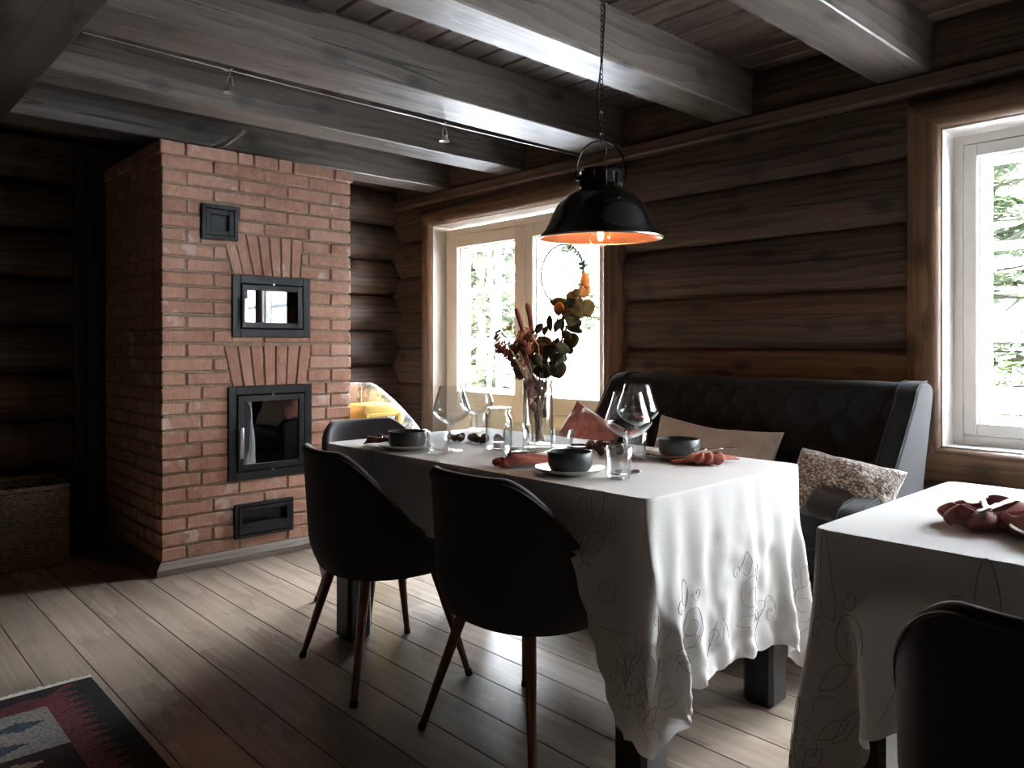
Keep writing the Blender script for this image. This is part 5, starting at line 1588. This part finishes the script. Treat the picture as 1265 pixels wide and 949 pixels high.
# ------------------------------------------------------------------ kilim rug
def make_rug():
    x0,y1=-2.915,.727; W,H=1.75,1.35; c=.009
    cols={'k':(.018,.017,.018),'m':(.095,.028,.030),'g':(.17,.155,.14),'b':(.035,.045,.06),'t':(.19,.14,.10),'d':(.022,.014,.012),'r':(.12,.03,.03)}
    keys=list(cols); mats=[rug_mat('kilim_'+n,cols[k]) for n,k in zip(('black','maroon','grey','blue','tan','dark','red'),keys)]
    def tri(v,p): v=(v/p)%1; return 1-abs(2*v-1)
    def pat(s,t):
        # s: from the fringed end; t: from the long side
        e=min(s,t)
        zt=.05+.05*tri(s,.062) if t<s else 0
        if t<.165 and t<=s*1.2+.06:
            # long border: black teeth reaching into maroon
            return 'k' if t<.055+.055*tri(s+.01,.05)*(1 if s>.04 else .3) else 'm'
        if s<.145:
            return 'k' if s<.055+.03*tri(t,.21) else 'm'
        t2=t-.165; s2=s-.145
        if s2<.30:
            # grey field with rows of dark pointed lozenges
            row=t2/.115; i=int(row); f=row-i
            for (cs,ct,ls,lt,k) in ((.10,.09,.035,.07,'b'),(.115,.26,.05,.10,'b'),(.185,.23,.05,.09,'b'),(.225,.165,.035,.085,'b'),(.10,.40,.05,.09,'b'),(.18,.40,.055,.10,'r'),(.16,.33,.03,.05,'t'),(.235,.32,.035,.075,'b'),(.08,.56,.05,.09,'b'),(.17,.56,.05,.1,'t'),(.22,.50,.04,.08,'b'),(.12,.72,.05,.1,'r'),(.20,.72,.05,.1,'b'),(.1,.9,.05,.1,'b'),(.2,.95,.05,.1,'r')):
                if abs(s2-cs)/ls+abs(t2-ct)/lt<1: return k
            return 'g'
        s3=s2-.30
        for q in range(4):
            for (cs,ct) in ((.06,.14),(.10,.30),(.05,.46),(.11,.60),(.06,.78),(.1,.95)):
                if abs(s3-q*.30-cs)/.028+abs(t2-ct)/.075<1: return 't' if (q+int(ct*10))%3 else 'g'
                if abs(s3-q*.30-cs-.11)/.03+abs(t2-ct-.06)/.08<1: return 'r'
        return 'd'
    nx,ny=int(W/c),int(H/c)
    m=MB(); vs=[(x0+i*c,y1-j*c,.006+.0006*math.sin(i*2.1)*math.sin(j*1.3)) for j in range(ny+1) for i in range(nx+1)]
    b=0; m.v=[tuple(v) for v in vs]
    for j in range(ny):
        for i in range(nx):
            m.f.append((j*(nx+1)+i,(j+1)*(nx+1)+i,(j+1)*(nx+1)+i+1,j*(nx+1)+i+1)); m.m.append(keys.index(pat((i+.5)*c,(j+.5)*c)))
    # edge thickness
    X1,Y0=x0+nx*c,y1-ny*c
    for (p,q) in (((x0,y1),(X1,y1)),((X1,y1),(X1,Y0)),((X1,Y0),(x0,Y0)),((x0,Y0),(x0,y1))):
        m.add([(p[0],p[1],0),(q[0],q[1],0),(q[0],q[1],.006),(p[0],p[1],.006)],[(0,1,2,3)],0)
    rg=m.build('kilim_rug',mats,fix=False); tag(rg,'dark flat-woven rug with maroon teeth and grey field at the bottom left','rug')
    m=MB(); rr=random.Random(2); y=y1-.002
    while y>Y0+.003:
        l=rr.uniform(.020,.034)
        for q in range(2):
            dy=rr.uniform(-.004,.004); m.tube([(x0+.003,y,.005),(x0-l*.5,y+dy*.5,.006),(x0-l,y+dy,.003)],[.0024,.0027,.0018],5)
        y-=.0042
    f=m.build('fringe',M['fringe'],rg,smooth=60); f['label']='short cream fringe'; f['kind']='stuff'
make_rug()

# ------------------------------------------------------------------ wreath on the door
def make_wreath():
    cx,cz,rad=-3.325,1.588,.183
    r=empty('hoop_wreath',(cx,YW-.035,cz),0,'thin wire hoop wreath with small green sprigs hanging on the balcony door glass','wreath')
    m=MB(); m.tube([(rad*math.cos(w),0,rad*math.sin(w)) for w in [2*PI*i/64 for i in range(64)]],.0062,6,closed=True); m.build('hoop',M['wire'],r,smooth=60)
    rr=random.Random(3)
    m=MB(); 
    for a0,a1 in ((-30,75),(-128,-60)):
        pts=[(rad*1.0*math.cos(R(a)),-.004,rad*math.sin(R(a))) for a in range(a0,a1,5)]
        m.tube(pts,.0028,6)
    m.build('twig',M['wire'],r,smooth=60)
    for a in [-28,-20,-10,-2,6,14,22,30,38,46,54,62,70,-70,-78,-86,-94,-100,-107,-114,-121]:
        for s in (-1,1):
            big=1.4 if a in (6,14,-86,-94) else .9
            L=rr.uniform(.018,.030)*big; th=R(a)+s*rr.uniform(.7,1.3)+PI/2
            c=Vector((rad*math.cos(R(a)),-.006,rad*math.sin(R(a)))); d=Vector((math.cos(th),rr.uniform(-.5,.1),math.sin(th))); sd=Vector((-d.z,0,d.x)).normalized()
            m=MB(); m.add([c,c+d*L*.35+sd*L*.32,c+d*L*.75+sd*L*.28,c+d*L,c+d*L*.75-sd*L*.28,c+d*L*.35-sd*L*.32],[(0,1,2,3,4,5)])
            o=m.build('leaf',M['leaf_green'],r); mod_solid(o,.0008,0)
    m=MB(); m.tube([(0,.002,rad),(0,.006,.30)],.0008,4); m.build('string',M['wire'],r)
make_wreath()

# ------------------------------------------------------------------ outside
gs=-.35
m=MB()
def gfn(u,v):
    x=-60+120*u; y=YB+.35+60*v**1.6
    d=max(0,y-9)
    z=gs+.25*noise.noise(Vector((x*.25,y*.25,0)))*min(1,(y-3.8)/3)+.10*d*min(1,d/14)
    return (x,y,z)
m.grid(gfn,90,50); tag(m.build('snow_ground',M['snow'],smooth=180,fix=False),kind='structure')
m=MB()
def gf2(u,v):
    y=YB+.35-30*v; x=XR+.35+50*u**1.6
    d=max(0,x-9); return (x,y,gs+.08*d+.2*noise.noise(Vector((x*.25,y*.25,0))))
m.grid(gf2,40,30); tag(m.build('snow_ground',M['snow'],smooth=180,fix=False),kind='structure')
# snow-covered deck rail outside the right window
r=empty('deck_railing',(0,5.2,0),0,'white snow-capped deck railing outside the right-hand window','railing')
m=MB(); m.bevbox(-2.6,4.2,-.02,.02,.74,.86,.006); m.bevbox(-2.6,4.2,-.02,.02,.10,.16,.006); m.build('rail',M['white'],r)
m=MB()
m.grid(lambda u,v:(-2.6+6.8*u,-.055+.11*v,.86+.04*math.sin(PI*v)**.5*(1+.3*noise.noise(Vector((u*20,v,0))))),60,7); m.build('snow_cap',M['snow'],r,smooth=180,fix=False)
for i in range(6):
    x=-2.55+i*1.34; m=MB(); m.bevbox(x-.04,x+.04,-.035,.035,-.40,.87,.006); m.build('post',M['white'],r)

def conifer(x,y,h,seed,label,mat,cat='tree'):
    rr=random.Random(seed); zb=gs+(.10*max(0,y-9)*min(1,max(0,y-9)/14))-.1
    r=empty('conifer_tree',(x,y,zb),0,label,cat,'snowy woodland conifers')
    m=MB(); m.tube([(0,0,0),(rr.uniform(-.1,.1),0,h*.5),(0,0,h)],[.02*h,.012*h,.01],7); m.build('trunk',M['bark'],r,smooth=60)
    m=MB(); br=MB()
    nb=int(46+h*5)
    for k in range(nb):
        t=rr.uniform(.04,1)**.9; z=h*(.06+.93*t); L=(1-t)**.75*h*.26*rr.uniform(.7,1.2)+.12
        w=rr.uniform(0,2*PI); droop=rr.uniform(-.35,-.05)
        d=Vector((math.cos(w),math.sin(w),droop+.15)); side=Vector((-math.sin(w),math.cos(w),0))
        p0=Vector((0,0,z)); 
        br.tube([tuple(p0),tuple(p0+d*L*.5),tuple(p0+d*L+Vector((0,0,-.08*L)))],[.012,.008,.003],4,cap=False)
        n=int(10+L*16)
        for q in range(n):
            s=(q+.5)/n; c=p0+d*L*s; wl=L*.42*(1-s*.75)+.06
            for sg in (-1,1):
                dd=(side*sg+d*.8+Vector((0,0,rr.uniform(-.45,.15)))).normalized()
                up=Vector((rr.uniform(-.3,.3),rr.uniform(-.3,.3),1)); wd=dd.cross(up).normalized()*rr.uniform(.040,.070)
                e=c+dd*wl*rr.uniform(.6,1.1)
                m.add([c-wd*.5,c+wd*.5,e+wd*.1,e-wd*.1],[(0,1,2,3)])
                mid_=c.lerp(e,.55)
                for s2 in (-1,1):
                    f=(dd+wd.normalized()*s2*1.1).normalized(); g_=f.cross(up).normalized()*.026
                    m.add([mid_-g_,mid_+g_,mid_+f*wl*.35],[(0,1,2)])
    br.build('branches',M['bark'],r,smooth=60)
    m.build('needles',mat,r,fix=False)
    return r
labs=[('green spruce seen through the left door leaf','n'),]
specs=[(-10.3,8.8,6.2,'needle','dense green spruce filling the left panes of the balcony door'),
       (-12.4,10.9,5.6,'needle2','pale green spruce behind the dense one at the left door leaf'),
       (-15.2,12.6,8,'needle','tall spruce farther back, beyond the left door leaf'),
       (-1.75,7.4,5.2,'needle','feathery green spruce close outside the right-hand window'),
       (-2.9,10.1,6.5,'needle2','pale green conifer farther behind the deck railing'),
       (-1.1,5.9+2.4,5.5,'needle2','light green spruce beside the feathery one outside the right-hand window'),
       (2.6,9.0,6.0,'needle','green spruce beyond the right edge of the right-hand window'),
       (-4.6,13.4,6.5,'needle2','thin pale conifer between the door and the right-hand window')]
for i,(x,y,h,mt,lab) in enumerate(specs): conifer(x,y,h,100+i,lab,M[mt])
protos=[o for o in bpy.data.objects if o.name.startswith('conifer_tree')]
rf=random.Random(21); spots=[]
while len(spots)<9:
    y=rf.uniform(19,30); x=rf.uniform(-y*1.35-2,-y*.05+1.0)
    if all((x-a)**2+(y-b)**2>22 for a,b in spots): spots.append((x,y))
for i,(x,y) in enumerate(sorted(spots,key=lambda p:p[1])):
    c=copy_tree(protos[i%len(protos)]); zb=gs+.10*(y-9)*min(1,(y-9)/14)-.1
    c.location=(x,y,zb); c.rotation_euler=(0,0,rf.uniform(0,6)); k=rf.uniform(.95,1.35); c.scale=(k,k,k)
    c['label']='distant spruce in the forest behind the snowy yard'; c['group']='forest spruces in the background'
def bare(x,y,h,seed,label):
    rr=random.Random(seed); zb=gs+(.10*max(0,y-9)*min(1,max(0,y-9)/14))-.1
    r=empty('birch_tree',(x,y,zb),0,label,'tree','bare pale birches')
    m=MB()
    def grow(p,d,L,rad,lv):
        q=p+d*L*.5+Vector((rr.uniform(-.06,.06),rr.uniform(-.06,.06),0))*L; e=p+d*L
        m.tube([tuple(p),tuple(q),tuple(e)],[rad,rad*.8,rad*.55],5,cap=False)
        if lv<=0: return
        for k in range(4 if lv>1 else 5):
            t=rr.uniform(.35,1); c=p+d*L*t
            nd=(d+Vector((rr.gauss(0,.6),rr.gauss(0,.6),rr.uniform(-.1,.4)))).normalized()
            grow(c,nd,L*rr.uniform(.4,.6),rad*.45,lv-1)
    grow(Vector((0,0,0)),Vector((0,0,1)),h,.045,3)
    m.build('branches',M['birch'],r,smooth=60,fix=False)
for i,(x,y,h,lab) in enumerate([(-8.2,8.5,5,'bare pale birch behind the dried flowers, beyond the right door leaf'),(-7.2,7.7,4.2,'thin leafless birch nearest the right door leaf'),(-9.3,8.0,4,'bare birch low before the spruce at the left door leaf'),
    (-9.9,10.8,6,'leafless birch seen past the meeting stiles of the balcony door'),(-2.1,6.4,4,'bare birch with long pale twigs just outside the right-hand window'),(-8.6,11.2,7,'tall leafless birch far behind the right door leaf')]): bare(x,y,h,200+i,lab)

# ------------------------------------------------------------------ world, portals, camera
w=bpy.data.worlds.new('winter_sky'); scene.world=w; w.use_nodes=True
nt=w.node_tree; nt.nodes.clear(); q=N(nt)
out=q.n('OutputWorld'); bg=q.n('Background'); tc=q.n('TexCoord')
sep=q.n('SeparateXYZ'); q.l(tc.outputs['Generated'],sep.inputs[0])
col=q.ramp(q.math('MULTIPLY_ADD',sep.outputs[2],.5,.5),[(0,(.80,.84,.90)),(.5,(.95,.97,1.0)),(1,(.80,.87,1.0))])
gv=Vector((-.20,.85,.50)).normalized()
dp=q.n('VectorMath',operation='DOT_PRODUCT'); q.l(tc.outputs['Generated'],dp.inputs[0]); dp.inputs[1].default_value=gv
glow=q.math('ADD',q.math('MULTIPLY',q.math('POWER',q.math('MAXIMUM',dp.outputs['Value'],0.0),7.0),14.0),3.2)   # thin cloud, brightest where the sun stands behind it
q.l(col,bg.inputs[0]); q.l(glow,bg.inputs[1]); q.l(bg.outputs[0],out.inputs[0])
sl=bpy.data.lights.new('snow_fill_sun','SUN'); sl.energy=14; sl.color=(1,.95,.88); sl.angle=R(3)  # added from behind the house to brighten the snow and its upward bounce
so=bpy.data.objects.new('snow_fill_sun',sl); COL.objects.link(so); so.rotation_euler=Vector((-.35,.80,-.52)).to_track_quat('-Z','Y').to_euler()
def portal(loc,rot,sx,sy):
    l=bpy.data.lights.new('daylight_portal','AREA'); l.shape='RECTANGLE'; l.size=sx; l.size_y=sy; l.cycles.is_portal=True
    o=bpy.data.objects.new('daylight_portal',l); COL.objects.link(o); o.location=loc; o.rotation_euler=rot
portal(((DOOR[0]+DOOR[1])/2,YW+.13,1.38),(-PI/2,0,0),1.6,1.15)
portal(((WIN2[0]+WIN2[1])/2,YW+.13,1.37),(-PI/2,0,0),2.64,1.24)
cam=bpy.data.cameras.new('camera'); co=bpy.data.objects.new('camera',cam); COL.objects.link(co)
cam.sensor_width=36; cam.lens=950/1265*36; cam.shift_y=-(474.5-427)/1265; cam.clip_start=.05; cam.clip_end=300
co.location=(0,0,1.14); co.rotation_euler=(PI/2,0,math.radians(137.28-90))
scene.camera=co
vs_=scene.view_settings; vs_.view_transform='Standard'; vs_.look='None'; vs_.gamma=1; vs_.use_curve_mapping=False; vs_.exposure=3.35
c=scene.cycles
c.use_denoising=True; c.max_bounces=10; c.diffuse_bounces=5; c.glossy_bounces=4; c.transparent_max_bounces=24; c.transmission_bounces=8
c.sample_clamp_indirect=6; c.caustics_reflective=False; c.caustics_refractive=False
try: c.denoiser='OPENIMAGEDENOISE'
except Exception: pass
